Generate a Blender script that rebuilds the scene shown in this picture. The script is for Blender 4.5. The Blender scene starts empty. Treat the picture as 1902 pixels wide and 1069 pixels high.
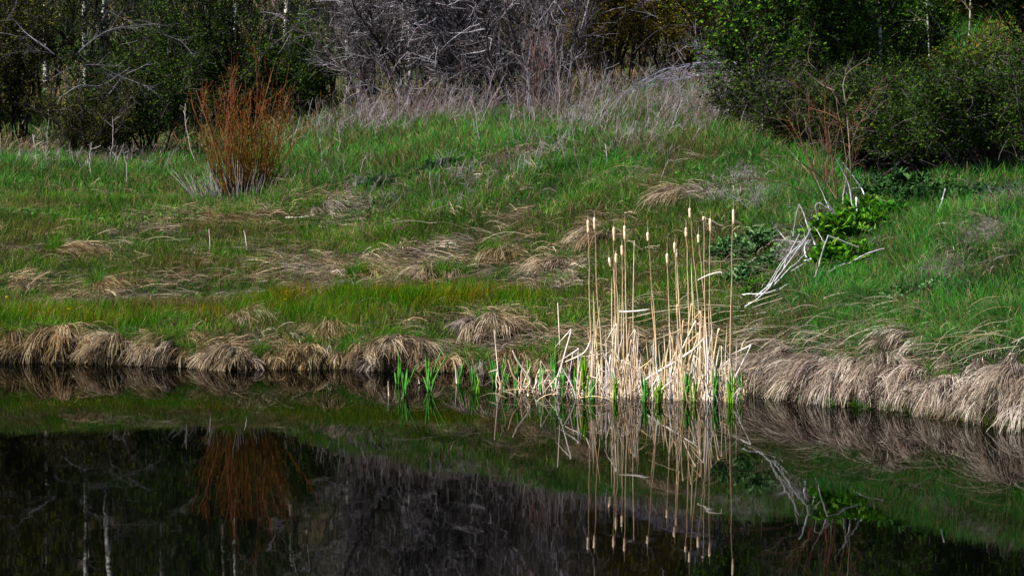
import bpy, math, random
import numpy as np
from mathutils import Vector

# ------------------------------------------------------------------ camera, sky, sun, exposure
F = 10560.0; YH = 28.0; CH = 4.2; CX = 951.0; CY = 534.5
TH = math.atan((CY - YH) / F)
SC = bpy.context.scene
COL = SC.collection
cam_d = bpy.data.cameras.new('camera'); cam = bpy.data.objects.new('camera', cam_d); COL.objects.link(cam)
cam.location = (0, 0, CH); cam.rotation_euler = (math.pi / 2 - TH, 0, 0)
cam_d.sensor_width = 36.0; cam_d.lens = 36.0 * F / 1902.0
cam_d.clip_start = 1.0; cam_d.clip_end = 2000.0
cam_d.dof.use_dof = True; cam_d.dof.focus_distance = 64.0; cam_d.dof.aperture_fstop = 14.0
SC.camera = cam

SUN_EL, SUN_AZ = math.radians(52), math.radians(-114)     # azimuth clockwise from +Y
sd = Vector((math.sin(SUN_AZ) * math.cos(SUN_EL), math.cos(SUN_AZ) * math.cos(SUN_EL), math.sin(SUN_EL)))
w = bpy.data.worlds.new('World'); SC.world = w; w.use_nodes = True
nt = w.node_tree
sky = nt.nodes.new('ShaderNodeTexSky'); sky.sky_type = 'NISHITA'; sky.sun_disc = False
sky.sun_elevation = SUN_EL; sky.sun_rotation = SUN_AZ
bg = nt.nodes['Background']; bg.inputs['Strength'].default_value = 0.05
nt.links.new(sky.outputs[0], bg.inputs[0])
ld = bpy.data.lights.new('sun', 'SUN'); ld.energy = 5.0; ld.angle = math.radians(0.5); ld.color = (1, 0.95, 0.87)
lo = bpy.data.objects.new('sun', ld); COL.objects.link(lo)
lo.rotation_euler = sd.to_track_quat('Z', 'Y').to_euler(); lo.location = (-20, 0, 60)
SC.view_settings.view_transform = 'Standard'; SC.view_settings.look = 'None'
SC.view_settings.gamma = 1.0; SC.view_settings.exposure = 1.15

rng = np.random.default_rng(11)
def U(a, b, n=None): return rng.uniform(a, b, n)
def N(s, n=None): return rng.normal(0, s, n)

# ------------------------------------------------------------------ materials
def plant_mat(name, rough=0.6, trans=0.0, spec=0.3, noise=0.35, scale=14.0):
    m = bpy.data.materials.new(name); m.use_nodes = True; t = m.node_tree; L = t.links
    p = t.nodes['Principled BSDF']; out = t.nodes['Material Output']
    a = t.nodes.new('ShaderNodeAttribute'); a.attribute_name = 'Col'
    nz = t.nodes.new('ShaderNodeTexNoise'); nz.inputs['Scale'].default_value = scale; nz.inputs['Detail'].default_value = 3
    tc = t.nodes.new('ShaderNodeTexCoord'); L.new(tc.outputs['Object'], nz.inputs['Vector'])
    mr = t.nodes.new('ShaderNodeMapRange'); mr.inputs[3].default_value = 1 - noise; mr.inputs[4].default_value = 1 + noise
    mr.inputs[1].default_value = 0.25; mr.inputs[2].default_value = 0.75
    L.new(nz.outputs['Fac'], mr.inputs[0])
    vm = t.nodes.new('ShaderNodeVectorMath'); vm.operation = 'SCALE'
    L.new(a.outputs['Color'], vm.inputs[0]); L.new(mr.outputs[0], vm.inputs['Scale'])
    L.new(vm.outputs[0], p.inputs['Base Color'])
    p.inputs['Roughness'].default_value = rough; p.inputs['Specular IOR Level'].default_value = spec
    if trans > 0:
        tr = t.nodes.new('ShaderNodeBsdfTranslucent'); mx = t.nodes.new('ShaderNodeMixShader')
        mx.inputs[0].default_value = trans
        L.new(vm.outputs[0], tr.inputs['Color']); L.new(p.outputs[0], mx.inputs[1]); L.new(tr.outputs[0], mx.inputs[2])
        L.new(mx.outputs[0], out.inputs['Surface'])
    return m
M_GRASS = plant_mat('grass_blade', 0.75, 0.35, 0.04)
M_DRY = plant_mat('dry_blade', 0.8, 0.2, 0.06, 0.25)
M_LEAF = plant_mat('leaf', 0.7, 0.3, 0.05)
M_WOOD = plant_mat('bark', 0.9, 0.0, 0.08, 0.35, 25.0)
M_STEM = plant_mat('dry_stem', 0.7, 0.0, 0.2, 0.35, 22.0)

def ground_mat():
    m = bpy.data.materials.new('soil_and_moss'); m.use_nodes = True; t = m.node_tree; L = t.links
    p = t.nodes['Principled BSDF']; p.inputs['Roughness'].default_value = 0.95; p.inputs['Specular IOR Level'].default_value = 0.1
    tc = t.nodes.new('ShaderNodeTexCoord')
    n1 = t.nodes.new('ShaderNodeTexNoise'); n1.inputs['Scale'].default_value = 1.3; n1.inputs['Detail'].default_value = 8; n1.inputs['Roughness'].default_value = 0.7
    L.new(tc.outputs['Object'], n1.inputs['Vector'])
    r = t.nodes.new('ShaderNodeValToRGB'); e = r.color_ramp.elements
    e[0].position = 0.35; e[0].color = (0.006, 0.008, 0.003, 1); e[1].position = 0.7; e[1].color = (0.03, 0.024, 0.012, 1)
    k = e.new(0.5); k.color = (0.010, 0.018, 0.004, 1)
    L.new(n1.outputs['Fac'], r.inputs[0]); L.new(r.outputs[0], p.inputs['Base Color'])
    n2 = t.nodes.new('ShaderNodeTexNoise'); n2.inputs['Scale'].default_value = 30; n2.inputs['Detail'].default_value = 6
    L.new(tc.outputs['Object'], n2.inputs['Vector'])
    b = t.nodes.new('ShaderNodeBump'); b.inputs['Distance'].default_value = 0.05; b.inputs['Strength'].default_value = 0.8
    L.new(n2.outputs['Fac'], b.inputs['Height']); L.new(b.outputs[0], p.inputs['Normal'])
    return m
def water_mat():
    m = bpy.data.materials.new('pond_water'); m.use_nodes = True; t = m.node_tree; L = t.links
    for n in list(t.nodes):
        if n.type == 'BSDF_PRINCIPLED': t.nodes.remove(n)
    out = t.nodes['Material Output']
    geo = t.nodes.new('ShaderNodeNewGeometry'); tc = t.nodes.new('ShaderNodeTexCoord')
    def wave(sx, sy, eps, det):
        mp = t.nodes.new('ShaderNodeMapping'); mp.inputs['Scale'].default_value = (sx, sy, 1)
        L.new(tc.outputs['Object'], mp.inputs['Vector'])
        nz = t.nodes.new('ShaderNodeTexNoise'); nz.inputs['Scale'].default_value = 1; nz.inputs['Detail'].default_value = det
        L.new(mp.outputs[0], nz.inputs['Vector'])
        s = t.nodes.new('ShaderNodeVectorMath'); s.operation = 'SUBTRACT'; s.inputs[1].default_value = (0.5, 0.5, 0.5)
        L.new(nz.outputs['Color'], s.inputs[0])
        k = t.nodes.new('ShaderNodeVectorMath'); k.operation = 'MULTIPLY'; k.inputs[1].default_value = (eps, eps, 0)
        L.new(s.outputs[0], k.inputs[0]); return k
    a = wave(1.4, 0.9, 0.0030, 2); b = wave(6.0, 2.6, 0.0026, 1)
    ad = t.nodes.new('ShaderNodeVectorMath'); L.new(a.outputs[0], ad.inputs[0]); L.new(b.outputs[0], ad.inputs[1])
    # calm in the lee of the bank, faint ripples further out
    sep = t.nodes.new('ShaderNodeSeparateXYZ'); L.new(tc.outputs['Object'], sep.inputs[0])
    mr = t.nodes.new('ShaderNodeMapRange'); mr.inputs[1].default_value = 42; mr.inputs[2].default_value = 66
    mr.inputs[3].default_value = 1.2; mr.inputs[4].default_value = 0.4; L.new(sep.outputs[1], mr.inputs[0])
    sc = t.nodes.new('ShaderNodeVectorMath'); sc.operation = 'SCALE'; L.new(ad.outputs[0], sc.inputs[0]); L.new(mr.outputs[0], sc.inputs['Scale'])
    a2 = t.nodes.new('ShaderNodeVectorMath'); L.new(geo.outputs['Normal'], a2.inputs[0]); L.new(sc.outputs[0], a2.inputs[1])
    nn = t.nodes.new('ShaderNodeVectorMath'); nn.operation = 'NORMALIZE'; L.new(a2.outputs[0], nn.inputs[0])
    g = t.nodes.new('ShaderNodeBsdfGlossy'); g.inputs['Roughness'].default_value = 0.014; g.inputs['Color'].default_value = (0.47, 0.47, 0.47, 1)
    d = t.nodes.new('ShaderNodeBsdfDiffuse'); d.inputs['Color'].default_value = (0.0008, 0.001, 0.0006, 1)
    fr = t.nodes.new('ShaderNodeFresnel'); fr.inputs['IOR'].default_value = 1.33
    L.new(nn.outputs[0], g.inputs['Normal']); L.new(nn.outputs[0], fr.inputs['Normal'])
    mx = t.nodes.new('ShaderNodeMixShader'); L.new(fr.outputs[0], mx.inputs[0]); L.new(d.outputs[0], mx.inputs[1]); L.new(g.outputs[0], mx.inputs[2])
    L.new(mx.outputs[0], out.inputs['Surface'])
    return m

# ------------------------------------------------------------------ mesh helpers
class MB:
    """collects vertices, quads and one colour per vertex, and links them as ONE mesh object"""
    def __init__(s): s.v = []; s.q = []; s.c = []; s.n = 0
    def add(s, v, q, c):
        v = np.asarray(v, np.float32).reshape(-1, 3); c = np.asarray(c, np.float32).reshape(-1, 3)
        s.v.append(v); s.q.append(np.asarray(q, np.int32).reshape(-1, 4) + s.n); s.c.append(c); s.n += len(v)
    def build(s, name, mat, parent=None, origin=(0, 0, 0), smooth=False):
        v = np.concatenate(s.v) - np.asarray(origin, np.float32); q = np.concatenate(s.q); c = np.concatenate(s.c)
        me = bpy.data.meshes.new(name)
        me.vertices.add(len(v)); me.vertices.foreach_set('co', v.ravel())
        me.loops.add(q.size); me.loops.foreach_set('vertex_index', q.ravel())
        me.polygons.add(len(q)); me.polygons.foreach_set('loop_start', np.arange(0, q.size, 4, dtype=np.int32))
        me.update(calc_edges=True)
        at = me.color_attributes.new('Col', 'FLOAT_COLOR', 'POINT')
        at.data.foreach_set('color', np.concatenate([np.clip(c, 0, 1), np.ones((len(c), 1), np.float32)], 1).ravel())
        if smooth: me.polygons.foreach_set('use_smooth', np.ones(len(q), bool))
        me.materials.append(mat)
        o = bpy.data.objects.new(name, me); COL.objects.link(o)
        if parent is not None: o.parent = parent
        else: o.location = origin
        return o
def tag(o, label=None, cat=None, group=None, kind=None):
    if label: o['label'] = label
    if cat: o['category'] = cat
    if group: o['group'] = group
    if kind: o['kind'] = kind
    return o
def thing(name, label, cat, loc, group=None):
    o = bpy.data.objects.new(name, None); COL.objects.link(o); o.location = loc; o.empty_display_size = 0.1
    return tag(o, label, cat, group)

def norm(a): return a / np.maximum(np.linalg.norm(a, axis=-1, keepdims=True), 1e-9)
def strip(mb, C, W, side, col, tipcol=None):
    """ribbons: C (n,k,3) centres, W (n,k) widths, side (n,k,3), col (n,3)"""
    n, k, _ = C.shape
    V = np.stack([C - side * W[..., None] / 2, C + side * W[..., None] / 2], 2)     # n,k,2,3
    b = (np.arange(n) * k * 2)[:, None] + (np.arange(k - 1) * 2)[None, :]
    Q = np.stack([b, b + 1, b + 3, b + 2], -1)
    t = np.linspace(0, 1, k)[None, :, None]
    c0 = col[:, None, :]; c1 = (tipcol if tipcol is not None else col)[:, None, :]
    c = c0 * (1 - t) + c1 * t
    c = np.repeat(c[:, :, None, :], 2, 2)
    mb.add(V.reshape(-1, 3), Q.reshape(-1, 4), c.reshape(-1, 3))
def blades(mb, P, L, W, az, el, bend, col, tipcol=None, seg=3, curl=0.0, ground=None, roll=None, tipw=0.25, dome=None):
    n = len(P); C = np.zeros((n, seg + 1, 3)); C[:, 0] = P; S = np.zeros_like(C)
    az = az * np.ones(n); el = el * np.ones(n); bend = bend * np.ones(n); curl = curl * np.ones(n)
    roll = U(-1.2, 1.2, n) if roll is None else roll * np.ones(n)
    for j in range(seg + 1):
        t = j / seg; a = az + curl * t; e = el - bend * t
        d = np.stack([np.cos(e) * np.cos(a), np.cos(e) * np.sin(a), np.sin(e)], 1)
        h = np.stack([-np.sin(a), np.cos(a), 0 * a], 1); u = np.cross(h, d)
        S[:, j] = h * np.cos(roll)[:, None] + u * np.sin(roll)[:, None]
        if j < seg: C[:, j + 1] = C[:, j] + d * (L / seg)[:, None]
    if ground is not None:
        for j in range(seg + 1):
            g = TZ(C[:, j, 0], C[:, j, 1]) + ground
            if dome is not None:
                cx_, cy_, bz, ra, rb, hh = dome; q = 1 - ((C[:, j, 0] - cx_) / ra) ** 2 - ((C[:, j, 1] - cy_) / rb) ** 2
                g = np.maximum(g, np.where(q > 0, bz + hh * np.sqrt(np.clip(q, 0, 1)), -9) + ground)
            C[:, j, 2] = np.maximum(C[:, j, 2], g)
    tt = np.linspace(0, 1, seg + 1)[None]
    Wd = W[:, None] * (1 - (1 - tipw) * tt ** 1.5)
    strip(mb, C, Wd, S, col, tipcol)
def tubes(mb, C, R, col, sides=4, tipcol=None):
    """C (n,k,3), R (n,k), col (n,3)"""
    n, k, _ = C.shape
    T = norm(np.gradient(C, axis=1)); ref = norm(rng.normal(size=(n, 1, 3)) * [1, 1, 0.15])
    u = norm(np.cross(T, ref)); v = np.cross(T, u)
    a = np.arange(sides) * 2 * np.pi / sides
    V = C[:, :, None] + R[:, :, None, None] * (u[:, :, None] * np.cos(a)[None, None, :, None] + v[:, :, None] * np.sin(a)[None, None, :, None])
    b = (np.arange(n) * k * sides)[:, None, None] + (np.arange(k - 1) * sides)[None, :, None]
    i = np.arange(sides)[None, None]; i2 = (np.arange(sides) + 1) % sides
    i2 = i2[None, None]
    Q = np.stack([b + i, b + i2, b + sides + i2, b + sides + i], -1)
    t = np.linspace(0, 1, k)[None, :, None]; c1 = (tipcol if tipcol is not None else col)[:, None]
    c = col[:, None] * (1 - t) + c1 * t
    c = np.repeat(c[:, :, None], sides, 2)
    mb.add(V.reshape(-1, 3), Q.reshape(-1, 4), c.reshape(-1, 3))
def grow(S, D, L, k=5, wob=0.15, trop=(0, 0, 0.05)):
    n = len(S); C = np.zeros((n, k, 3)); C[:, 0] = S; d = norm(D); tr = np.asarray(trop)
    for j in range(1, k):
        d = norm(d + rng.normal(0, wob, (n, 3)) + tr); C[:, j] = C[:, j - 1] + d * (L / (k - 1))[:, None]
    return C
def spawn(C, n, t0=0.25, t1=1.0, spread=0.7):
    i = rng.integers(0, len(C), n); k = C.shape[1]; t = U(t0, t1, n) * (k - 1.001); j = np.floor(t).astype(int); f = (t - j)[:, None]
    S = C[i, j] * (1 - f) + C[i, j + 1] * f
    d = norm(C[i, j + 1] - C[i, j]); return S, norm(d + rng.normal(0, spread, (n, 3))), i
def vary(c, n, amt=0.25, hue=0.08):
    c = np.asarray(c, float); k = np.exp(rng.normal(0, amt, (n, 1))); h = 1 + rng.normal(0, hue, (n, 3))
    return np.clip(c * k * h, 0.001, 0.95)
def pick(pal, n, p=None, amt=0.2, hue=0.06):
    pal = np.asarray(pal, float); i = rng.choice(len(pal), n, p=p); return vary(1.0, n, amt, hue) * pal[i]
def smooth_poly(pts, k):
    """Catmull-Rom resample"""
    p = np.asarray(pts, float); p = np.concatenate([[2 * p[0] - p[1]], p, [2 * p[-1] - p[-2]]]); out = []
    m = len(p) - 3
    for t in np.linspace(0, m - 1e-6, k):
        i = int(t); f = t - i; a, b, c, d = p[i:i + 4]
        out.append(0.5 * ((2 * b) + (-a + c) * f + (2 * a - 5 * b + 4 * c - d) * f * f + (-a + 3 * b - 3 * c + d) * f ** 3))
    return np.array(out)
def vnoise(x, y, s, seed=0):
    x = np.asarray(x) / s + 37.1 * seed; y = np.asarray(y) / s + 11.7 * seed
    xi = np.floor(x).astype(np.int64); yi = np.floor(y).astype(np.int64); fx = x - xi; fy = y - yi
    fx = fx * fx * (3 - 2 * fx); fy = fy * fy * (3 - 2 * fy)
    def h(a, b):
        v = np.sin(a * 127.1 + b * 311.7 + seed * 74.7) * 43758.5453; return v - np.floor(v)
    return (h(xi, yi) * (1 - fx) + h(xi + 1, yi) * fx) * (1 - fy) + (h(xi, yi + 1) * (1 - fx) + h(xi + 1, yi + 1) * fx) * fy
def fbm(x, y, s, seed=0): return 0.5 * vnoise(x, y, s, seed) + 0.3 * vnoise(x, y, s / 2.1, seed + 1) + 0.2 * vnoise(x, y, s / 4.3, seed + 2)

# ------------------------------------------------------------------ terrain
def at(px, py, Y):
    v = CY - py; dY = F * math.cos(TH) + v * math.sin(TH); dZ = -F * math.sin(TH) + v * math.cos(TH)
    return np.array([(px - CX) * Y / dY, Y, CH + dZ / dY * Y])
def proj(X, Y, Z):
    d = Y * math.cos(TH) - (Z - CH) * math.sin(TH); v = Y * math.sin(TH) + (Z - CH) * math.cos(TH)
    return CX + F * X / d, CY - F * v / d
SHORE = [(-3000, 664), (-400, 668), (0, 672), (150, 675), (300, 681), (420, 684), (520, 684), (640, 685), (760, 690), (850, 690), (950, 692), (1050, 702), (1150, 714),
         (1250, 720), (1380, 722), (1450, 730), (1520, 745), (1600, 752), (1700, 762), (1800, 776), (1902, 790), (2300, 835), (4000, 900)]
COLS = {
 -3000: [(610, 69.9), (560, 73), (470, 75.5), (390, 79), (370, 83), (330, 87), (290, 92), (250, 97)],
 0:    [(608, 69.5), (560, 73), (470, 75.5), (390, 79), (370, 83), (330, 87), (290, 92), (250, 97)],
 400:  [(625, 68.4), (600, 69.5), (560, 72), (470, 75.5), (400, 79), (370, 84), (330, 88.5), (290, 93), (250, 97)],
 700:  [(625, 67.8), (580, 70), (540, 72), (480, 74.5), (430, 77), (370, 79.5), (330, 81.5), (300, 83.5), (270, 86), (240, 90), (210, 94)],
 850:  [(630, 68), (580, 70), (540, 72), (480, 74), (400, 76.5), (340, 78.5), (300, 81), (270, 84), (240, 88), (215, 92)],
 1000: [(645, 67), (590, 69), (540, 71), (480, 73), (400, 75), (340, 76.5), (305, 78), (270, 81), (240, 86), (215, 91)],
 1200: [(650, 65.2), (600, 66.5), (540, 69), (480, 71), (400, 73.5), (330, 76), (270, 79), (240, 82), (210, 86), (185, 91)],
 1350: [(645, 65), (590, 66.3), (540, 67.8), (480, 69.5), (420, 71), (350, 73), (290, 75.5), (250, 79), (230, 83), (200, 88)],
 1500: [(665, 63), (600, 64.5), (540, 66), (480, 67.3), (430, 68.5), (390, 70), (350, 72), (310, 75), (280, 80), (200, 88)],
 1620: [(655, 62.6), (590, 64), (530, 65.5), (470, 67), (410, 69), (385, 70.5), (360, 73), (330, 77), (240, 83), (130, 90)],
 1750: [(665, 61.3), (600, 62.8), (530, 64.5), (470, 66), (410, 68), (370, 69.7), (340, 72), (320, 75.5), (200, 83), (130, 88), (0, 96)],
 1902: [(665, 59.8), (600, 61.2), (530, 63), (460, 64.8), (400, 66.8), (360, 69), (335, 72), (310, 75), (200, 82), (130, 86), (0, 94)],
 4000: [(760, 53), (650, 55), (500, 59), (400, 64), (330, 70), (200, 80), (0, 94)],
}
def zof(py, Y): return CH - (py - YH) * Y / F
SHX = np.array([a for a, b in SHORE], float); SHD = np.array([F * CH / (b - YH) for a, b in SHORE])
OG = np.concatenate([np.arange(-12, -1, 0.5), np.arange(-1, 34, 0.1), np.arange(34, 60, 1.0), np.arange(60, 420, 10.0)])
SG = np.concatenate([np.arange(-9000, -400, 200.0), np.arange(-400, 2300, 10.0), np.arange(2300, 11000, 200.0)])
def profile(c):
    d0 = np.interp(c, SHX, SHD); pts = [(-12, -1.5), (-1.5, -0.5), (-0.15, -0.16), (0.0, 0.0)]
    for py, Y in COLS[c]: pts.append((Y - d0, zof(py, Y)))
    oy, oz = pts[-1]
    for Y, z in [(105, 3.0), (115, 3.9), (130, 6.2), (160, 14), (250, 50), (480, 130)]:
        if Y - d0 > oy + 2: pts.append((Y - d0, max(z, oz + 0.1)))
    a = np.array(pts); return np.interp(OG, a[:, 0], a[:, 1])
_ck = sorted(COLS); _P = np.array([profile(c) for c in _ck])
ZG = np.array([[0.0]])
_t = np.zeros((len(SG), len(OG)))
for i, s in enumerate(SG):
    s2 = min(max(s, _ck[0]), _ck[-1]); j = min(max(np.searchsorted(_ck, s2) - 1, 0), len(_ck) - 2)
    f = (s2 - _ck[j]) / (_ck[j + 1] - _ck[j]); f = f * f * (3 - 2 * f); _t[i] = _P[j] * (1 - f) + _P[j + 1] * f
for r in range(3):                                        # soften the kinks up the slope, keep the waterline
    sm = _t.copy(); sm[:, 1:-1] = (_t[:, :-2] + _t[:, 1:-1] * 2 + _t[:, 2:]) / 4
    wgt = np.clip((OG - 0.3) / 1.5, 0, 1)[None]; _t = _t * (1 - wgt) + sm * wgt
ZG = _t
def TZ(X, Y):
    X = np.asarray(X, float); Y = np.asarray(Y, float)
    s = X / Y * F + CX; o = Y - np.interp(s, SHX, SHD)
    # small wander of the waterline
    o = o + 0.10 * (vnoise(s, 0 * s, 55, 5) - 0.5)
    i = np.clip(np.interp(s, SG, np.arange(len(SG))), 0, len(SG) - 1.001); j = np.clip(np.interp(o, OG, np.arange(len(OG))), 0, len(OG) - 1.001)
    i0 = i.astype(int); j0 = j.astype(int); a = i - i0; b = j - j0
    z = (ZG[i0, j0] * (1 - b) + ZG[i0, j0 + 1] * b) * (1 - a) + (ZG[i0 + 1, j0] * (1 - b) + ZG[i0 + 1, j0 + 1] * b) * a
    amp = np.clip(o / 1.0, 0, 1) * np.clip(1.6 - o / 40, 0.4, 1)
    return z + amp * (0.14 * (fbm(X, Y, 1.1, 3) - 0.5) + 0.12 * (fbm(X, Y, 3.0, 8) - 0.5))
def ghit(px, py):
    """the ground point seen at a pixel"""
    Y = np.arange(54, 160, 0.05); v = CY - py; dY = F * math.cos(TH) + v * math.sin(TH); dZ = -F * math.sin(TH) + v * math.cos(TH)
    X = (px - CX) * Y / dY; Z = CH + dZ / dY * Y; g = np.maximum(TZ(X, Y), 0.0); k = np.argmax(g >= Z)
    return np.array([X[k], Y[k], Z[k]])
def on(px, Y):
    X = (px - CX) * Y / F; return np.array([X, Y, float(TZ(X, Y))])

Yg = np.concatenate([np.arange(50, 100, 0.2), np.arange(100, 130, 1.0), np.arange(130, 460, 12.0)])
Sg = np.concatenate([np.arange(-9000, -400, 300.0), np.arange(-400, 2300, 20.0), np.arange(2300, 11000, 300.0)])
SS, YY = np.meshgrid(Sg, Yg, indexing='ij'); XX = (SS - CX) * YY / F
ZZ = TZ(XX, YY)
mb = MB(); ni, nj = SS.shape; b = np.arange(ni - 1)[:, None] * nj + np.arange(nj - 1)[None]
mb.add(np.stack([XX, YY, ZZ], -1), np.stack([b, b + nj, b + nj + 1, b + 1], -1), np.ones((ni * nj, 3)) * 0.04)
g = mb.build('ground', ground_mat(), smooth=True); tag(g, kind='structure')
mb = MB(); mb.add([(-260, -60, 0), (260, -60, 0), (260, 75, 0), (-260, 75, 0)], [(0, 1, 2, 3)], np.zeros((4, 3)))
g = mb.build('water', water_mat()); tag(g, kind='structure')
mb = MB(); mb.add([(-260, -60, -1.6), (260, -60, -1.6), (260, 56, -1.6), (-260, 56, -1.6)], [(0, 1, 2, 3)], np.zeros((4, 3)))
g = mb.build('pond_bed', bpy.data.materials['soil_and_moss']); tag(g, kind='structure')

# ------------------------------------------------------------------ meadow cover (stuff)
GREEN = [(0.030, 0.15, 0.004), (0.065, 0.21, 0.007), (0.008, 0.050, 0.003), (0.10, 0.22, 0.012), (0.035, 0.17, 0.020)]
TAN = [(0.30, 0.21, 0.12), (0.18, 0.12, 0.065), (0.07, 0.05, 0.028), (0.42, 0.33, 0.22), (0.2, 0.15, 0.10)]
GREY = [(0.27, 0.22, 0.18), (0.15, 0.115, 0.095), (0.42, 0.35, 0.30), (0.07, 0.055, 0.045)]
TP = [(430, 405, 140, 16, .9), (120, 465, 110, 14, .7), (80, 530, 120, 22, .8), (190, 530, 45, 16, 1), (230, 560, 200, 14, .8), (330, 520, 170, 15, .7),
      (620, 500, 140, 26, .9), (800, 495, 150, 30, 1), (620, 545, 80, 18, 1.1), (760, 540, 110, 18, 1), (930, 470, 60, 25, .9), (1040, 480, 55, 25, 1.1),
      (1010, 530, 70, 14, 1.1), (1120, 425, 50, 26, 1.1), (1270, 358, 50, 14, 1.1), (600, 378, 70, 20, .9), (660, 408, 45, 18, .8), (860, 460, 80, 18, .6),
      (915, 600, 65, 28, 1.2), (455, 585, 40, 10, 1.1), (350, 592, 90, 9, .8), (540, 470, 80, 12, .6), (1150, 630, 240, 22, .8), (1180, 330, 60, 14, .5),
      (1690, 632, 80, 18, .6), (1580, 625, 120, 18, .5), (1830, 430, 60, 30, .7), (1780, 490, 90, 24, .6), (1450, 660, 90, 25, .8), (1860, 690, 90, 40, 1.1), (250, 430, 90, 12, .4),
      (400, 658, 700, 25, .85), (950, 662, 160, 25, .9), (1600, 700, 260, 42, 1.4), (1800, 740, 160, 40, 1.3), (30, 400, 60, 10, .4), (970, 400, 60, 14, .5)]
def tmask(px, py):
    m = np.zeros_like(px)
    for a, b, rx, ry, s in TP: m = np.maximum(m, s * np.exp(-(((px - a) / rx) ** 2 + ((py - b) / ry) ** 2) ** 1.3))
    return m
def scatter(n, s0=-380, s1=2280, o0=0.0, o1=30):
    s = U(s0, s1, n); o = U(o0, o1, n); Y = np.interp(s, SHX, SHD) + o; X = (s - CX) * Y / F; Z = TZ(X, Y)
    k = Z > 0.01; X, Y, Z = X[k], Y[k], Z[k]; px, py = proj(X, Y, Z); return X, Y, Z, px, py, o[k]
ORNG = np.array((0.30, 0.14, 0.005))
def sedge(px, py):
    a = np.exp(-((py - (578 - 0.018 * px)) / 16.0) ** 2) * np.clip((px - 380) / 150, 0, 1) * np.clip((1040 - px) / 80, 0, 1)
    b = np.exp(-((py - (600 - 0.012 * px)) / 13.0) ** 2) * np.clip((760 - px) / 100, 0, 1) * 0.8
    return np.maximum(a, b)
mb = MB()
for (n, o0, o1, hl, wd) in ((510000, 0.3, 12, 1.0, 0.006), (320000, 12, 24, 1.1, 0.0075), (60000, 24, 44, 1.5, 0.012)):
    X, Y, Z, px, py, o = scatter(n, o0=o0, o1=o1)
    tm = tmask(px, py); sg = sedge(px, py)
    nz = fbm(X, Y, 1.6, 21); nz2 = fbm(X, Y, 0.5, 31)
    lowg = np.exp(-((((px - 1540) / 150) ** 2 + ((py - 455) / 70) ** 2) ** 2)) + np.exp(-((((px - 1400) / 90) ** 2 + ((py - 490) / 55) ** 2) ** 2)) + np.exp(-((((px - 1760) / 180) ** 2 + ((py - 365) / 25) ** 2) ** 2)) + np.exp(-((((px - 1420) / 60) ** 2 + ((py - 560) / 40) ** 2) ** 2))
    lowg = np.clip(lowg, 0, 1)
    dens = (1 - .45 * lowg) * np.clip(0.35 + 1.3 * (nz - 0.3) + 0.8 * (nz2 - 0.5), 0.12, 1) * np.clip(1.05 - 0.85 * tm, 0.06, 1)
    keep = U(0, 1, len(X)) < np.maximum(dens, sg)
    X, Y, Z, px, py, nz, nz2, sg, tm, lowg = [q[keep] for q in (X, Y, Z, px, py, nz, nz2, sg, tm, lowg)]
    n = len(X); c = pick(GREEN, n, amt=0.42)
    far = np.clip((420 - py) / 120, 0, 1)[:, None]                     # upper meadow and the right bank are lusher
    rt = np.clip((px - 1320) / 150, 0, 1)[:, None]; lush = np.maximum(far, rt)
    c = c * (1 - lush) * np.array([1.1, 0.85, 0.9]) + c * lush * np.array([0.85, 1.15, 2.6]); sgc = np.clip(sg, 0, 1)[:, None]; c = c * (1 - sgc) + vary((.022, .125, .002), n, .4) * sgc
    dry = U(0, 1, n) < (0.10 + 0.16 * (nz2 > 0.55)) * (1 - sg); c[dry] = pick(TAN, dry.sum()) * 0.9
    c = c * (0.12 + 1.75 * fbm(X, Y, .8, 101))[:, None]; brn = (fbm(X, Y, 1.3, 111) > .56) & (U(0, 1, n) < .45 * (1 - sg)); c[brn] = pick([(.10, .07, .03), (.16, .12, .06), (.06, .05, .02)], brn.sum())
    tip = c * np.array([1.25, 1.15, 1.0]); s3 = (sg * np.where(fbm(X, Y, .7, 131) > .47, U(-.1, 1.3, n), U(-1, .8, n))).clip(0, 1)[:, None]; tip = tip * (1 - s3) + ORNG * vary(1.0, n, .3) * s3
    L = U(0.07, 0.19, n) * hl * (0.6 + 0.9 * nz) * (1 + 0.25 * lush[:, 0] + 0.5 * rt[:, 0] + 0.7 * sg) * (1 - 0.3 * np.clip(tm, 0, 1)) * (1 - .6 * lowg)
    a = U(0, 2 * np.pi, n); el = U(0.9, 1.5, n); bd = U(0.1, 1.1, n) * (1 - 0.6 * sg)
    blades(mb, np.stack([X, Y, Z - 0.01], 1), L, wd * U(0.7, 1.3, n), a, el, bd, c * 0.75, tip, seg=3)  # blade bases darker: mild shade near the ground put into the colour
g = mb.build('meadow_grass', M_GRASS); tag(g, 'short green meadow grass covering the bank', 'grass', kind='stuff')

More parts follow.
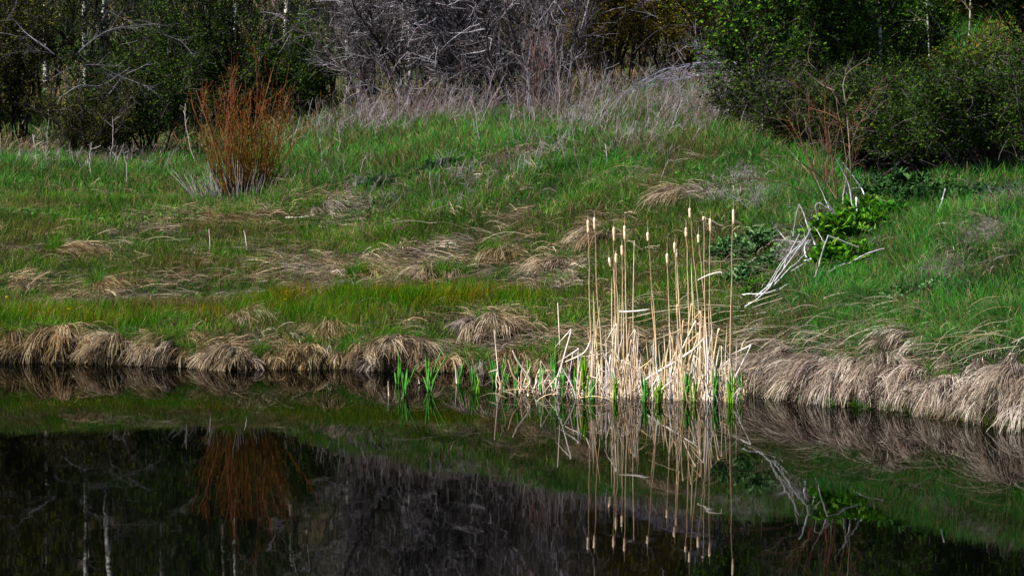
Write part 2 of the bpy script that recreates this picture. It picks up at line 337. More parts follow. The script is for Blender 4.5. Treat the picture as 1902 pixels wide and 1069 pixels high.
mb = MB()
for (n, o0, o1) in ((510000, 0.05, 16),):
    LK = 9
    X, Y, Z, px, py, o = scatter(n // LK, o0=o0, o1=o1)
    tm = tmask(px, py); nz = fbm(X, Y, 0.7, 41); tm = tm * np.where((px < 1050) & (py < 600), .62, 1); keep = U(0, 1, len(X)) < np.clip(tm * (-0.1 + 1.5 * nz), 0.04, 1)
    X, Y, Z, px, py, tm, o = [q[keep] for q in (X, Y, Z, px, py, tm, o)]
    flow = 4 * np.pi * (fbm(X, Y * 0.6, 2.2, 51) - 0.5) + N(.5, len(X)); left = U(0, 1, len(X)) < 0.5; lkc = np.exp(N(.5, len(X)))
    X, Y, Z, px, py, tm, o, flow, left, lkc = [np.repeat(q, LK) for q in (X, Y, Z, px, py, tm, o, flow, left, lkc)]; n = len(X); lkb = np.repeat(U(.6, 1.9, n // LK), LK)
    X = X + N(.03, n); Y = Y + N(.06, n); Z = TZ(X, Y)
    a = np.where(left, np.pi, 0) + 0.35 * flow + N(0.16, n) - 0.25 * np.where(left, -1, 1); a = np.where(o < .9, -1.9 + .3 * flow + N(.15, n), a)     # laid over sideways
    rb = px > 1370; a = np.where(rb, -2.2 + 0.22 * flow + N(0.16, n), a)                        # combed down towards the water
    gm = fbm(X, Y, 0.9, 61)[:, None]; rbn = np.clip((px - 1380) / 100, 0, 1)[:, None]; mixg = np.clip((gm - 0.45) * 4 + rbn, 0, 1)
    c = pick(TAN, n, amt=.25) * (1 - mixg) + pick(GREY, n, amt=.25) * mixg; c *= (0.95 * lkc)[:, None]
    L = U(0.16, 0.42, n)
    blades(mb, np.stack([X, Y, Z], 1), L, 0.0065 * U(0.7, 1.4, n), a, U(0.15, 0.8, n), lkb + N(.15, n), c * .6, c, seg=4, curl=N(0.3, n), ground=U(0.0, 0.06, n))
g = mb.build('matted_dry_grass', M_DRY); tag(g, 'matted tan dead grass laid over on the bank', 'dry grass', kind='stuff')

mb = MB(); n = 360; px = np.concatenate([U(1380, 1900, 260), U(1150, 1400, 60), U(200, 1100, 40)]); py = np.concatenate([U(570, 690, 260), U(560, 640, 60), U(400, 560, 40)])
P = np.array([ghit(a_, b_) for a_, b_ in zip(px, py)]); P[:, 2] += U(.02, .12, n)
blades(mb, P, U(.35, .9, n), .008 * U(.7, 1.4, n), np.where(U(0, 1, n) < .7, U(-2.9, -2.2, n), U(-.6, .4, n)), U(0, .5, n), U(.4, 1.2, n), pick([(.5, .42, .3), (.4, .34, .27), (.3, .22, .13)], n), seg=6, curl=N(.3, n), ground=U(.03, .12, n))
tag(mb.build('stray_straw', M_DRY), 'long stray straws lying across the bank', 'straw', kind='stuff')

# ------------------------------------------------------------------ tussocks
def tussock(px, top, bot, hw, label, n=900, pal=TAN, az0=-1.6, spread=1.5, Y=None, green=0.32, dpt=0.45, group='tussocks of dead grass along the waterline', ln=1.0, rad_=0.65, hs=0.88):
    az0 = az0 + U(-.3, .3); hs *= U(.85, 1.08)
    g0 = ghit(px, bot) if Y is None else at(px, bot, Y)
    base = np.array([g0[0], g0[1] + 0.12, 0.0]); base[2] = max(0.0, g0[2])
    s = base[1] / F; H = max(0.12, (bot - top) * s * hs); R = hw * s
    root = thing('grass_tussock', label, 'tussock', tuple(base), group)
    # earthy hummock under the blades
    m1 = MB(); na, nr = 20, 7
    th = np.linspace(0, 2 * np.pi, na, endpoint=False)[:, None]; ph = np.linspace(0, np.pi / 2, nr)[None]
    rr = 1 + 0.12 * np.sin(3 * th + px) + 0.08 * np.sin(5 * th)
    x = R * 0.80 * np.cos(th) * np.cos(ph) * rr; y = dpt * 0.8 * np.sin(th) * np.cos(ph) * rr + dpt * 0.3; z = H * 0.78 * np.sin(ph) * np.ones_like(th) * (1 + .06 * np.sin(2 * th)) - 0.05
    V = np.stack([x, y, z], -1) + base; ii = np.arange(na)[:, None]; jj = np.arange(nr - 1)[None]; i2 = (ii + 1) % na
    m1.add(V, np.stack([ii * nr + jj, i2 * nr + jj, i2 * nr + jj + 1, ii * nr + jj + 1], -1), np.tile([[0.02, 0.016, 0.009]], (na * nr, 1)))
    m1.build('hummock', M_WOOD, root, base, True)
    m2 = MB()
    # blades start over the dome, mostly near its crown, and drape outward
    nl = max(12, n // 16); n = nl * 16
    u = np.clip(np.abs(rng.normal(0, 0.6, nl)), 0, 1.15); a = U(0, 2 * np.pi, nl)
    x0 = u * np.cos(a) * R * 0.9; y0 = u * np.sin(a) * dpt * 0.75 + dpt * 0.3; z0 = H * np.sqrt(np.clip(1 - (u * 0.8) ** 2, 0.03, 1)) * U(0.7, 1.05, nl)
    out = np.arctan2(y0 - dpt * 0.35 - 0.1, x0 * 0.9)
    dx = np.cos(out) * 0.6 * rad_ + np.cos(az0) * 0.8; dy = np.sin(out) * 0.6 * rad_ + np.sin(az0) * 0.8
    az = np.arctan2(dy, dx) + N(0.3 * spread, nl); el0 = U(-.2, .45, nl); L = U(0.25, 0.6, nl) * (0.6 + H) * ln; lc = pick(pal, nl, amt=.35); bd = U(1.0, 1.9, nl)
    x0, y0, z0, az, el0, L, lc, bd = [np.repeat(q, 16, 0) for q in (x0, y0, z0, az, el0, L, lc, bd)]
    c = lc * vary(1.0, n, .22, .05); P = base + np.stack([x0 + N(.022, n), y0 + N(.03, n), z0 + N(.012, n)], 1)
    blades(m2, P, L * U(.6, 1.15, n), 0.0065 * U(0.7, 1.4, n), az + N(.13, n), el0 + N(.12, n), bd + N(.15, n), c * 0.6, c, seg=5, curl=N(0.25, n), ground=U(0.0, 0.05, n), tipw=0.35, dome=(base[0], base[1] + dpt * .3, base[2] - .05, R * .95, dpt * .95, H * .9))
    m2.build('dead_blades', M_DRY, root, base)
    k = max(50, int(n * green)) if green > .03 else 0
    if k:
        m3 = MB(); aa = U(0, 2 * np.pi) + N(.7, k); uu = np.sqrt(U(.05, 1, k)); P = base + np.stack([uu * np.cos(aa) * R, uu * np.sin(aa) * dpt * .6 + dpt * .3, H * np.sqrt(1 - (uu * .85) ** 2) * .9], 1)
        blades(m3, P, U(.10, .30, k), .006 * U(.7, 1.3, k), U(0, 6.28, k), U(.7, 1.5, k), U(.3, 1.3, k), pick(GREEN, k) * .8, pick(GREEN + [(.2, .14, .02)], k), seg=3)
        m3.build('green_blades', M_GRASS, root, base)
    return root
WARM = [(0.36, 0.25, 0.125), (0.24, 0.16, 0.075), (0.11, 0.075, 0.035), (0.50, 0.39, 0.23)]
COOL = [(0.40, 0.30, 0.19), (0.26, 0.185, 0.11), (0.10, 0.07, 0.042), (0.56, 0.45, 0.32)]
COOL2 = [(0.48, 0.385, 0.30), (0.28, 0.215, 0.165), (0.08, 0.058, 0.042), (0.70, 0.60, 0.50)]
tussock(-70, 605, 670, 75, 'brown grass tussock cut off by the left edge at the waterline', 1100, WARM)
tussock(22, 612, 672, 60, 'tan grass tussock at the far left of the waterline, with a swept pale lock', 1000, WARM, az0=-2.3)
tussock(104, 600, 672, 78, 'wide brown-tan tussock second from the left end of the bank', 1300, WARM, az0=-1.5, green=.15)
tussock(212, 617, 675, 58, 'greyish tan low tussock left of the pair of combed ones', 1000, COOL, az0=-2.1)
tussock(300, 622, 678, 48, 'tan tussock with blades combed down to the left, above the waterline', 1100, COOL, az0=-2.2)
tussock(365, 640, 681, 30, 'small dark tan tussock tucked against the pale domed one', 500, WARM, az0=-2.3)
tussock(422, 636, 686, 44, 'pale domed tussock hanging like a mop right over the water', 1500, COOL, az0=-1.9, spread=.7, green=.02)
tussock(508, 652, 684, 44, 'low tan tussock swept left beside the domed mop-like one', 800, WARM, az0=-2.6)
tussock(570, 642, 684, 50, 'orange-tan tussock at the water below the big round-topped one', 1100, WARM, az0=-1.9)
tussock(612, 600, 648, 48, 'round-topped warm tan tussock standing highest on the left bank', 1200, WARM, az0=-1.9, spread=.9, Y=68.3)
tussock(665, 640, 682, 45, 'brown tussock between the round-topped one and the wide fan', 900, WARM)
tussock(745, 619, 682, 82, 'widest tussock, blades fanned out like a wig above the green shoots', 2000, COOL, az0=-1.5, spread=2.0)
tussock(862, 650, 690, 48, 'low flat tan tussock behind the short green cattail shoots', 800, WARM, az0=-1.3)
tussock(955, 655, 696, 46, 'tan tussock behind the left end of the reed bed', 800, WARM)
tussock(1050, 652, 706, 55, 'dull tan tussock hidden behind the thin outer reeds', 900, WARM)
tussock(915, 577, 634, 64, 'pinkish grey shaggy tuft alone up the slope above the reeds', 1700, COOL, az0=-1.5, spread=1.0, group=None, green=.02)
tussock(880, 585, 630, 32, 'small greyish tuft leaning against the pinkish shaggy one', 500, GREY, az0=-1.8, group=None)
for i, (px_, top_, bot_, hw_, lab_) in enumerate(((60, 640, 673, 22, 'small ragged tuft in the gap left of the wide brown tussock'), (158, 634, 675, 24, 'small ragged tuft between the wide brown and greyish tussocks'), (258, 645, 678, 18, 'tiny dead tuft between the two combed tussocks on the left'),
        (340, 612, 650, 28, 'ragged tuft set back behind the small dark one'), (468, 655, 685, 18, 'tiny dark tuft against the right side of the pale domed tussock'), (535, 640, 668, 22, 'small ragged tuft above the orange-tan tussock'), (700, 655, 688, 20, 'tiny tuft at the left foot of the wide fan'),
        (815, 668, 690, 26, 'low ragged tuft at the right foot of the wide fan'), (905, 668, 694, 22, 'low ragged tuft behind the forked green shoot'))):
    tussock(px_, top_, bot_, hw_, lab_, 350, WARM if i % 2 else GREY, az0=U(-2.8, -.6), spread=2.4, green=.5, group='small ragged tufts between the bank tussocks')
MID = 'flattened dead grass mounds in the meadow'
for q in ((190, 518, 545, 30, 'pale straw mound alone in the left meadow', WARM, -0.7), (455, 573, 597, 30, 'small straw mound in the orange-green sedge strip', COOL, -1.6),
          (618, 527, 558, 55, 'broad reddish-brown straw mound above the sedge strip', COOL, -1.9), (1040, 460, 505, 48, 'straw mound with a white streak left of the cattail heads', COOL, -2.2),
          (1012, 515, 545, 62, 'flat greyish straw mound left of the reed stalks at mid height', COOL, -1.2), (1125, 400, 448, 45, 'straw mound behind the two leftmost cattail heads', COOL, -2.3),
          (1270, 342, 372, 42, 'highest pale straw mound, above the tallest cattails', COOL, -2.4), (120, 455, 476, 40, 'thin dark straw mound high in the left meadow', WARM, -0.4),
          (600, 360, 398, 48, 'grey-brown straw heap right of the red shrub', GREY, -0.9), (400, 396, 414, 60, 'long low straw mound below the red shrub', WARM, -0.4),
          (790, 478, 520, 90, 'wide combed straw mound in the middle of the meadow', COOL, -1.9), (700, 492, 522, 60, 'dark tan straw mound left of the wide combed one', WARM, -0.5),
          (930, 455, 485, 40, 'brown straw mound on the slope under the ridge', WARM, -2.0)):
    tussock(q[0], q[1], q[2], q[3], q[4], 900, q[5], az0=q[6], group=MID, green=.3, dpt=.6, spread=1.1, rad_=.3, hs=.42, ln=1.35)
RB = 'combed dead grass clumps on the right bank'
for q in ((1418, 655, 722, 48, 'combed clump nearest the cattails on the right bank', -2.4), (1470, 640, 728, 50, 'second combed clump right of the cattails, above dark water', -2.3),
          (1530, 655, 742, 48, 'combed clump directly above the round-leaved marsh plant', -2.2), (1585, 650, 748, 50, 'long-haired combed clump just right of the marsh plant', -1.9),
          (1645, 655, 752, 50, 'palest combed clump in the middle of the right bank', -1.75), (1705, 665, 760, 45, 'combed clump left of the orange-green waterside sedge', -2.1),
          (1765, 680, 768, 45, 'greyish combed clump behind the orange-green sedge', -2.1), (1825, 690, 775, 45, 'brownish combed clump with a bare earthy gap', -1.9),
          (1885, 660, 785, 55, 'tall combed clump at the right edge of the bank', -2.0), (1960, 670, 795, 60, 'combed clump cut off by the right edge', -2.0),
          (1690, 605, 650, 55, 'straw clump with long stray stalks halfway up the right bank', -2.4)):
    tussock(q[0], q[1], q[2], q[3], q[4], 1700, COOL2, az0=q[5], group=RB, green=.10, dpt=.7, spread=.9, ln=1.1, rad_=.5, hs=.8)

# ------------------------------------------------------------------ cattails
def ribbon_obj(name, pts, wid, col, parent, origin, mat, k=10, face=None, twist=0.0):
    C = smooth_poly(pts, k)[None]; T = norm(np.gradient(C, axis=1)); a = U(-.5, .5) if face is None else face
    ang = a + np.linspace(0, twist, k)[None]; ref = np.stack([np.sin(ang), -np.cos(ang), 0 * ang], -1)
    S = norm(np.cross(T, ref)); t = np.linspace(0, 1, k)[None]
    m = MB(); c = np.array([col], float)
    w_ = wid * (0.8 + 0.3 * np.sin(np.pi * t)) * np.where(t > 0.85, 1 - (t - 0.85) / 0.15 * 0.75, 1)
    Nn = np.cross(S, T)
    # shallow V section gives the leaf thickness and a midrib
    for s_, sh in ((1, 0.0),):
        V = np.stack([C - S * w_[..., None] / 2, C + Nn * w_[..., None] * 0.22, C + S * w_[..., None] / 2, C - Nn * w_[..., None] * 0.06], 2)
        kk = k; b = np.arange(kk - 1)[:, None] * 4; i = np.arange(4)[None]; i2 = (i + 1) % 4
        Q = np.stack([b + i, b + i2, b + 4 + i2, b + 4 + i], -1).reshape(-1, 4)
        m.add(V.reshape(-1, 3), Q, np.repeat(c, kk * 4, 0) * (1 + 0.15 * np.sin(np.arange(kk * 4) * .9))[:, None])
    return m.build(name, mat, parent, origin)
def wY(py): return F * CH / (py - YH)
STRAW = (0.70, 0.52, 0.31); PALE = (0.74, 0.62, 0.50); WHITE = (0.80, 0.73, 0.68)
CT = [ # head top px, py, head length px, stem points to the water, label
 (1092, 408, 26, [(1093, 440), (1095, 540), (1098, 640), (1099, 722)], 'leftmost cattail, slender pale head'),
 (1104, 403, 25, [(1105, 430), (1108, 527), (1116, 630), (1118, 718)], 'second cattail from the left, its stem paired with the first'),
 (1140, 421, 27, [(1140, 450), (1143, 560), (1145, 640), (1148, 726)], 'cattail with stout head, just above a tilted broken one'),
 (1134, 479, 17, [(1139, 497), (1141, 520), (1143, 620), (1145, 720)], 'short cattail with a small broken head tilted left'),
 (1144, 470, 20, [(1144, 492), (1148, 600), (1152, 730)], 'low cattail touching the tilted broken one'),
 (1155, 455, 21, [(1156, 478), (1158, 600), (1160, 724)], 'middle-height cattail just left of the one beside the bent stalk'),
 (1160, 418, 29, [(1161, 450), (1163, 560), (1167, 726)], 'tall cattail beside the stalk bent at a right angle'),
 (1203, 431, 18, [(1205, 450), (1209, 520), (1214, 565), (1219, 650), (1221, 722)], 'solitary cattail leaning in the gap between both clusters'),
 (1239, 470, 20, [(1240, 492), (1244, 600), (1248, 728)], 'lowest cattail of the right cluster, small head'),
 (1253, 449, 22, [(1254, 472), (1258, 570), (1266, 725)], 'cattail whose head overlaps the next one to its right'),
 (1256, 462, 18, [(1257, 481), (1262, 570), (1272, 727)], 'cattail whose head is overlapped from the upper left'),
 (1274, 422, 20, [(1275, 443), (1279, 560), (1281, 727)], 'cattail standing directly left and below of the tallest leaning one'),
 (1281, 386, 20, [(1284, 407), (1289, 480), (1296, 560), (1303, 640), (1306, 724)], 'tall cattail leaning left with its head set highest of the right cluster'),
 (1297, 435, 17, [(1299, 453), (1305, 520), (1312, 620), (1316, 724)], 'cattail with short pointed head between taller neighbours'),
 (1307, 402, 7, [(1308, 412), (1308, 500), (1310, 600), (1312, 724)], 'cattail with only a white stub of its head left'),
 (1319, 405, 26, [(1319, 432), (1318, 540), (1324, 640), (1328, 728)], 'cattail with a long thin pale head right of the white stub'),
 (1362, 388, 29, [(1361, 418), (1359, 520), (1356, 640), (1356, 735)], 'rightmost cattail, tallest and standing apart'),
]
for i, (hx, hy, hl, st, lab) in enumerate(CT):
    Y = wY(st[-1][1] - U(0, 10)); s = Y / F
    base = at(st[-1][0], st[-1][1], Y); base[2] = -0.12
    root = thing('cattail', lab, 'cattail', tuple(base), 'cattails standing in the reed bed')
    pts = [base] + [at(a, b_, Y) for a, b_ in reversed(st[:-1])] + [at(hx + (1 if hl > 10 else 0), hy + hl, Y)]
    C = smooth_poly(pts, 16); C[1:-1, 0] += N(0.003, 14)
    m = MB(); R = np.linspace(0.0085, 0.0036, 16)[None]
    tubes(m, C[None], R, np.array([[.68, .52, .34]]), 6, np.array([[.22, .11, .045]])); m.build('stem', M_STEM, root, base, True)
    # seed head: a stout rod with rounded ends
    t = np.linspace(0, 1, 11); tilt = -0.35 if i == 3 else U(-0.03, 0.03)
    p1 = at(hx, hy, Y); p0 = C[-1]; 
    if i == 3: p0 = C[-1]; p1 = at(1131, 478, Y)
    Hc = p0[None] * (1 - t)[:, None] + p1[None] * t[:, None]
    rad = 0.0165 * np.sqrt(np.clip(1 - np.abs(2 * t - 1) ** 6, 0.02, 1)) * (0.95 + 0.08 * np.sin(t * 9 + i))
    m = MB(); tubes(m, Hc[None], rad[None], np.array([[.70, .47, .28]]), 10, np.array([[.76, .60, .44]])); head = m.build('seed_head', M_STEM, root, base, True)
    if hl > 10:
        tip = p1 + np.array([N(0.004), 0, U(0.06, 0.16)]); Tc = smooth_poly([p1, (p1 + tip) / 2 + [0.002, 0, 0], tip], 5)
        m = MB(); tubes(m, Tc[None], np.linspace(.004, .0015, 5)[None], np.array([[.42, .30, .18]]), 5); m.build('spike', M_STEM, head, base)
    # one long clasping leaf by the stem
    e = C[int(U(4, 9))] + [U(-.05, .05), 0, 0]
    ribbon_obj('leaf', [base + [N(.01), .01, 0], (base + e) / 2 + [U(-.03, .03), .01, 0], e], 0.014, vary(STRAW, 1, .12)[0], root, base, M_DRY, 9)

# dead standing leaves in bundles
def bundle(px, py, hmax, n, label, lean0=0.25, seed=0, wid=0.018, grp='bundles of dead cattail leaves in the reed bed', sp=0.09):
    Y = wY(py); base = at(px, py, Y); base[2] = -0.05
    root = thing('dead_reed_bundle', label, 'reeds', tuple(base), grp)
    for k in range(n):
        h = hmax * (.55 + .5 * U(0, 1) ** 1.5) * (.55 if U(0, 1) < .35 else 1.05); lean = lean0 * (3 if U(0, 1) < .12 else 1); b0 = base + np.array([N(sp), N(0.16), -0.05]); ln = N(lean)
        c = [STRAW, PALE, WHITE, (0.45, 0.34, 0.22)][rng.choice(4, p=[.28, .34, .28, .10])]
        top = b0 + np.array([ln * h, N(.1), h])
        pts = [b0, b0 * .5 + top * .5 + [N(.03), 0, 0], top]
        r = U(0, 1)
        if r < 0.2:                                    # snapped: the upper half folds over
            kdir = np.sign(N(1)); l2 = U(.1, .35)
            pts.append(top + np.array([kdir * l2 * U(.5, 1), N(.05), -l2 * U(.1, .9)]))
            pts.insert(3, top + np.array([kdir * .02, 0, .004]))
        ribbon_obj('leaf', pts, wid * U(.6, 1.3), vary(c, 1, .12, .04)[0], root, base, M_DRY, 12, twist=N(.5))
    return root
BD = [(1098, 735, .75, 10, 'leftmost thick bundle of dead reeds, under the first cattail'), (1118, 728, 1.05, 13, 'tall tan reed bundle with broad upright orange-tan blades'),
 (1135, 738, .95, 12, 'dense reed bundle under the stout-headed cattail'), (1152, 730, .85, 12, 'white-streaked reed bundle below the white sideways leaf'),
 (1170, 738, .90, 13, 'reed bundle under the stalk bent at a right angle'), (1188, 728, .75, 11, 'reed bundle right of the bent stalk, half fallen'),
 (1206, 740, .55, 9, 'short reed bundle left of the gap between the clusters'), (1224, 732, .60, 9, 'sparse reed bundle at the foot of the solitary leaning cattail'),
 (1242, 742, .85, 12, 'reed bundle below the lowest right-hand cattail head'), (1258, 728, .95, 13, 'dense reed bundle under the two overlapping heads'),
 (1274, 742, .90, 13, 'white reed bundle in the heart of the right cluster'), (1290, 730, 1.0, 13, 'tallest white reed bundle of the right cluster'),
 (1306, 742, .95, 12, 'reed bundle under the white-stubbed cattail'), (1322, 732, .85, 11, 'reed bundle right under the long thin head'),
 (1338, 744, .65, 9, 'low reed bundle between the right cluster and the tall lone cattail'), (1356, 738, .70, 9, 'reed bundle around the foot of the tall lone cattail'),
 (1376, 732, .40, 6, 'small curled reed bundle at the right end of the reed bed')]
for i, q in enumerate(BD): bundle(q[0], q[1], q[2], int(q[3] * 1.35), q[4], lean0=.10, wid=.014)
BD2 = [(1076, 738, .50, 7, 'reed bundle just left of the thick cluster'), (1058, 733, .35, 6, 'short broken reeds beside the dense cluster'), (1042, 730, .72, 5, 'thin pale reeds with one upright blade, left of the cluster'),
 (1018, 728, .38, 6, 'low pale reeds in the middle of the thin outer row'), (1000, 732, .35, 6, 'pale curved low reeds left of the single upright blade'), (975, 728, .42, 6, 'crossing fallen reeds leaning left over the water'),
 (948, 730, .45, 6, 'pale reeds mixed with thick green blades in the outer row'), (926, 724, .60, 5, 'leftmost pale reeds of the outer row, one spike high')]
for i, q in enumerate(BD2): bundle(*q, lean0=.18, wid=.014, grp='sparser dead reeds left of the main bed', sp=.06)
def lone(name, pts, Y, r, col, label, cat, tip=None, k=14, grp=None, mat=None, rt=None):
    P = [at(a, b_, Y) for a, b_ in pts]; base = min(P, key=lambda q: q[2])
    m = MB(); C = smooth_poly(P, k); C[:, 1] += np.cumsum(N(.012, k)); tubes(m, C[None], np.linspace(r, rt or r * .7, k)[None], np.array([col], float), 6, None if tip is None else np.array([tip], float))
    o = m.build(name, mat or M_STEM, None, base, True); return tag(o, label, cat, grp)
lone('bent_reed', [(1180, 726), (1176, 600), (1177, 500), (1178, 452), (1177, 448), (1163, 447)], 63.5, .0065, (.62, .48, .32), 'reed stalk bent at a right angle near its top', 'reed', k=30)
def lonerib(pts, Y, w_, col, label):
    P = [at(a, b_, Y) for a, b_ in pts]; return tag(ribbon_obj('fallen_leaf', P, w_, col, None, tuple(P[0]), M_DRY, 10, face=0), label, 'reed leaf')
lonerib([(1149, 579), (1178, 578), (1207, 574)], 63.2, .02, WHITE, 'white reed leaf lying level across the left cattail stems')
lonerib([(1296, 520), (1315, 511), (1338, 505), (1341, 510)], 63.3, .015, WHITE, 'white reed leaf slung across the right cattail stems')
lonerib([(1170, 724), (1215, 695), (1265, 665), (1300, 640)], 62.6, .03, WHITE, 'long pale leaf slanting up across the right reed cluster')
lonerib([(1050, 672), (1085, 655), (1098, 630)], 63, .02, PALE, 'pale leaf folded over left of the main reeds')
lonerib([(952, 650), (962, 672), (985, 705), (975, 722)], 63, .022, PALE, 'pale leaf leaning right over the water between green blades')
lonerib([(944, 668), (955, 700), (975, 722)], 62.9, .022, (.6, .42, .25), 'tan leaf lying parallel to the leaning pale one')

# green shoots: px, py of the waterline, list of blade tips
SHT = [(727, 688, [(725, 655), (730, 652), (734, 664)], 'leftmost green shoot, short and close to the bank'),
 (738, 712, [(741, 650), (746, 668), (733, 690)], 'slim green shoot second from the left'),
 (752, 736, [(742, 672), (748, 690), (776, 672), (760, 700), (757, 684)], 'green shoot with one blade leaning right, third from left'),
 (796, 726, [(790, 660), (797, 664), (803, 680), (822, 644), (833, 655), (812, 690), (786, 700)], 'large fan-shaped green shoot with a pale tip'),
 (853, 712, [(848, 684), (856, 676), (864, 664), (845, 690)], 'small forked green shoot right of the big fan'),
 (880, 724, [(862, 636), (876, 676), (884, 672), (890, 684)], 'green shoot with one long blade tilted left'),
 (888, 730, [(886, 695), (891, 702), (882, 700)], 'short yellow-tipped green shoot in front'),
 (918, 712, [(905, 646), (914, 664), (921, 690), (900, 672)], 'green shoot leaning left before the pale reeds'),
 (938, 728, [(934, 668), (940, 656), (947, 690)], 'broad green shoot at the left end of the pale reeds'),
 (956, 730, [(950, 676), (958, 690), (964, 664)], 'dark broad green shoot beside the leaning pale leaf'),
 (982, 722, [(980, 660), (986, 668), (975, 684)], 'yellowish green shoot in the outer row'),
 (1006, 728, [(1005, 668), (1010, 680), (998, 692)], 'thick mid-green shoot amid short pale reeds'),
 (1030, 722, [(1033, 626), (1028, 660), (1022, 650), (1038, 690)], 'green shoot with a tall blade next to the upright pale reed'),
 (1046, 736, [(1045, 690), (1050, 680)], 'short dark green shoot under the upright pale reed'),
 (1068, 738, [(1068, 680), (1073, 690), (1062, 700)], 'narrow green shoot left of the yellow-green one'),
 (1086, 738, [(1081, 660), (1087, 652), (1092, 670), (1095, 690)], 'yellow-green bright shoot left of the thick reeds'),
 (1102, 742, [(1100, 700), (1106, 706)], 'tiny green shoot at the foot of the first cattail'),
 (1142, 742, [(1138, 690), (1145, 702), (1148, 710)], 'dark green shoot in front of the left reed cluster'),
 (1196, 746, [(1190, 690), (1199, 706), (1204, 700), (1210, 716)], 'green shoot in front of the gap'),
 (1222, 748, [(1218, 712), (1228, 704), (1236, 715), (1212, 718)], 'dark green spreading shoot at the front of the gap'),
 (1273, 744, [(1268, 690), (1274, 684), (1279, 700), (1284, 692), (1288, 702)], 'bright broad green shoot before the right cluster'),
 (1290, 746, [(1288, 700), (1294, 708)], 'slim green shoot touching the bright broad one'),
 (1328, 744, [(1325, 686), (1330, 680), (1334, 700)], 'yellow-edged green shoot right of the right cluster'),
 (1358, 748, [(1355, 686), (1360, 682), (1364, 700), (1351, 704)], 'thick bright green shoot at the foot of the lone cattail'),
 (1376, 738, [(1370, 694), (1379, 690), (1383, 706)], 'rightmost green shoot, thin and yellowish')]
for i, (bx, by, tips, lab) in enumerate(SHT):
    Y = wY(by); base = at(bx, by, Y); base[2] = -0.03; root = thing('cattail_shoot', lab, 'green shoot', tuple(base), 'green cattail shoots in the shallows')
    br = bx > 1060; gc = (0.17, 0.36, 0.025) if (br and i % 2) or i in (6, 10) else (0.08, 0.27, 0.04)
    tips = tips + [(bx + U(-9, 9), by - (by - min(q_[1] for q_ in tips)) * U(.45, .9)) for _ in range(2 if bx > 900 else 1)]
    for (tx, ty) in tips:
        tp = at(tx, ty, Y); b0 = base + [N(.012), N(.03), -.03]; mid = b0 * .55 + tp * .45 + [(b0[0] - tp[0]) * .15, N(.02), 0]
        ribbon_obj('leaf', [b0, mid, tp + [0, N(.05), 0]], U(.014, .022) * (1.35 if bx > 900 else 1), vary(gc, 1, .15)[0], root, base, M_GRASS, 9)
# scattered pale stubs left of the bed
for q in (((721, 707), (722, 735), 'short straw stub standing alone at the left'), ((777, 700), (779, 712), 'tiny straw stub near the third green shoot'), ((846, 678), (848, 712), 'thin reddish straw stub in front of the bank'),
          ((918, 612), (926, 700), 'tall thin straw spike at the left end of the reeds'), ((1036, 562), (1040, 640), 'thin grey spike above the upright pale reed')):
    lone('reed_stub', [q[1], ((q[0][0] + q[1][0]) / 2, (q[0][1] + q[1][1]) / 2), q[0]], wY(max(q[1][1], 715)), .0075, PALE, q[2], 'reed stub', k=5)
# low tangle of fallen leaves at the base of the bed
mb = MB(); n = 480; px = np.concatenate([U(1085, 1385, 380), U(930, 1090, 100)]); Y = U(61.8, 64.6, n); X = (px - CX) * Y / F; Z = np.maximum(TZ(X, Y), 0) + np.abs(N(.09, n))
a = U(0, 6.28, n); blades(mb, np.stack([X, Y, Z], 1), U(.12, .45, n), .012 * U(.6, 1.4, n), a, U(-.1, 1.2, n), U(.3, 1.8, n), pick([STRAW, PALE, (.3, .22, .14), (.16, .11, .07)], n), seg=4, curl=N(.5, n), roll=U(-.6, .6, n), ground=0.0)
tag(mb.build('reed_litter', M_DRY), 'tangle of fallen broken reed leaves at the foot of the bed', 'reed litter', kind='stuff')

mb = MB(); n = 260; px = np.concatenate([U(900, 1400, 130), U(1380, 1900, 100), U(0, 900, 30)]); yw = np.interp(px, SHX, SHD); Y = yw - np.abs(N(.9, n)) - .1; X = (px - CX) * Y / F
blades(mb, np.stack([X, Y, 0 * X + .002], 1), U(.02, .16, n), .008 * U(.5, 1.5, n), U(0, 6.28, n), 0.0, 0.0, pick([(.4, .33, .22), (.2, .16, .1), (.08, .07, .04)], n), seg=2, roll=0.0, curl=N(.5, n))
tag(mb.build('floating_straw', M_DRY), 'bits of straw floating on the pond near the bank', 'floating straw', kind='stuff')

# waterside sedge and marsh plant on the right
mb = MB(); n = 6000; s = U(1400, 1960, n); Y = np.interp(s, SHX, SHD) + N(.16, n) - .1; X = (s - CX) * Y / F; Z = np.maximum(TZ(X, Y), -.02)
k = fbm(X, Y, .5, 77) + .25 * np.exp(-((s - 1760) / 90) ** 2) + .15 * (s > 1850) > .5; X, Y, Z, s = X[k], Y[k], Z[k], s[k]; n = len(X)
ora = np.clip(np.exp(-((s - 1750) / 60) ** 2) + .5 * (s > 1830), 0, 1)[:, None] * U(.3, 1, (n, 1)); c = pick(GREEN, n) * (1 - ora) + np.array((.22, .17, .015)) * ora
blades(mb, np.stack([X, Y, Z], 1), U(.06, .2, n), .007 * U(.7, 1.3, n), U(0, 6.28, n), U(.7, 1.5, n), U(.2, 1.2, n), c * .8, c * 1.2)
tag(mb.build('waterside_sedge', M_GRASS), 'green and orange sedge growing in the water along the right bank', 'sedge', kind='stuff')

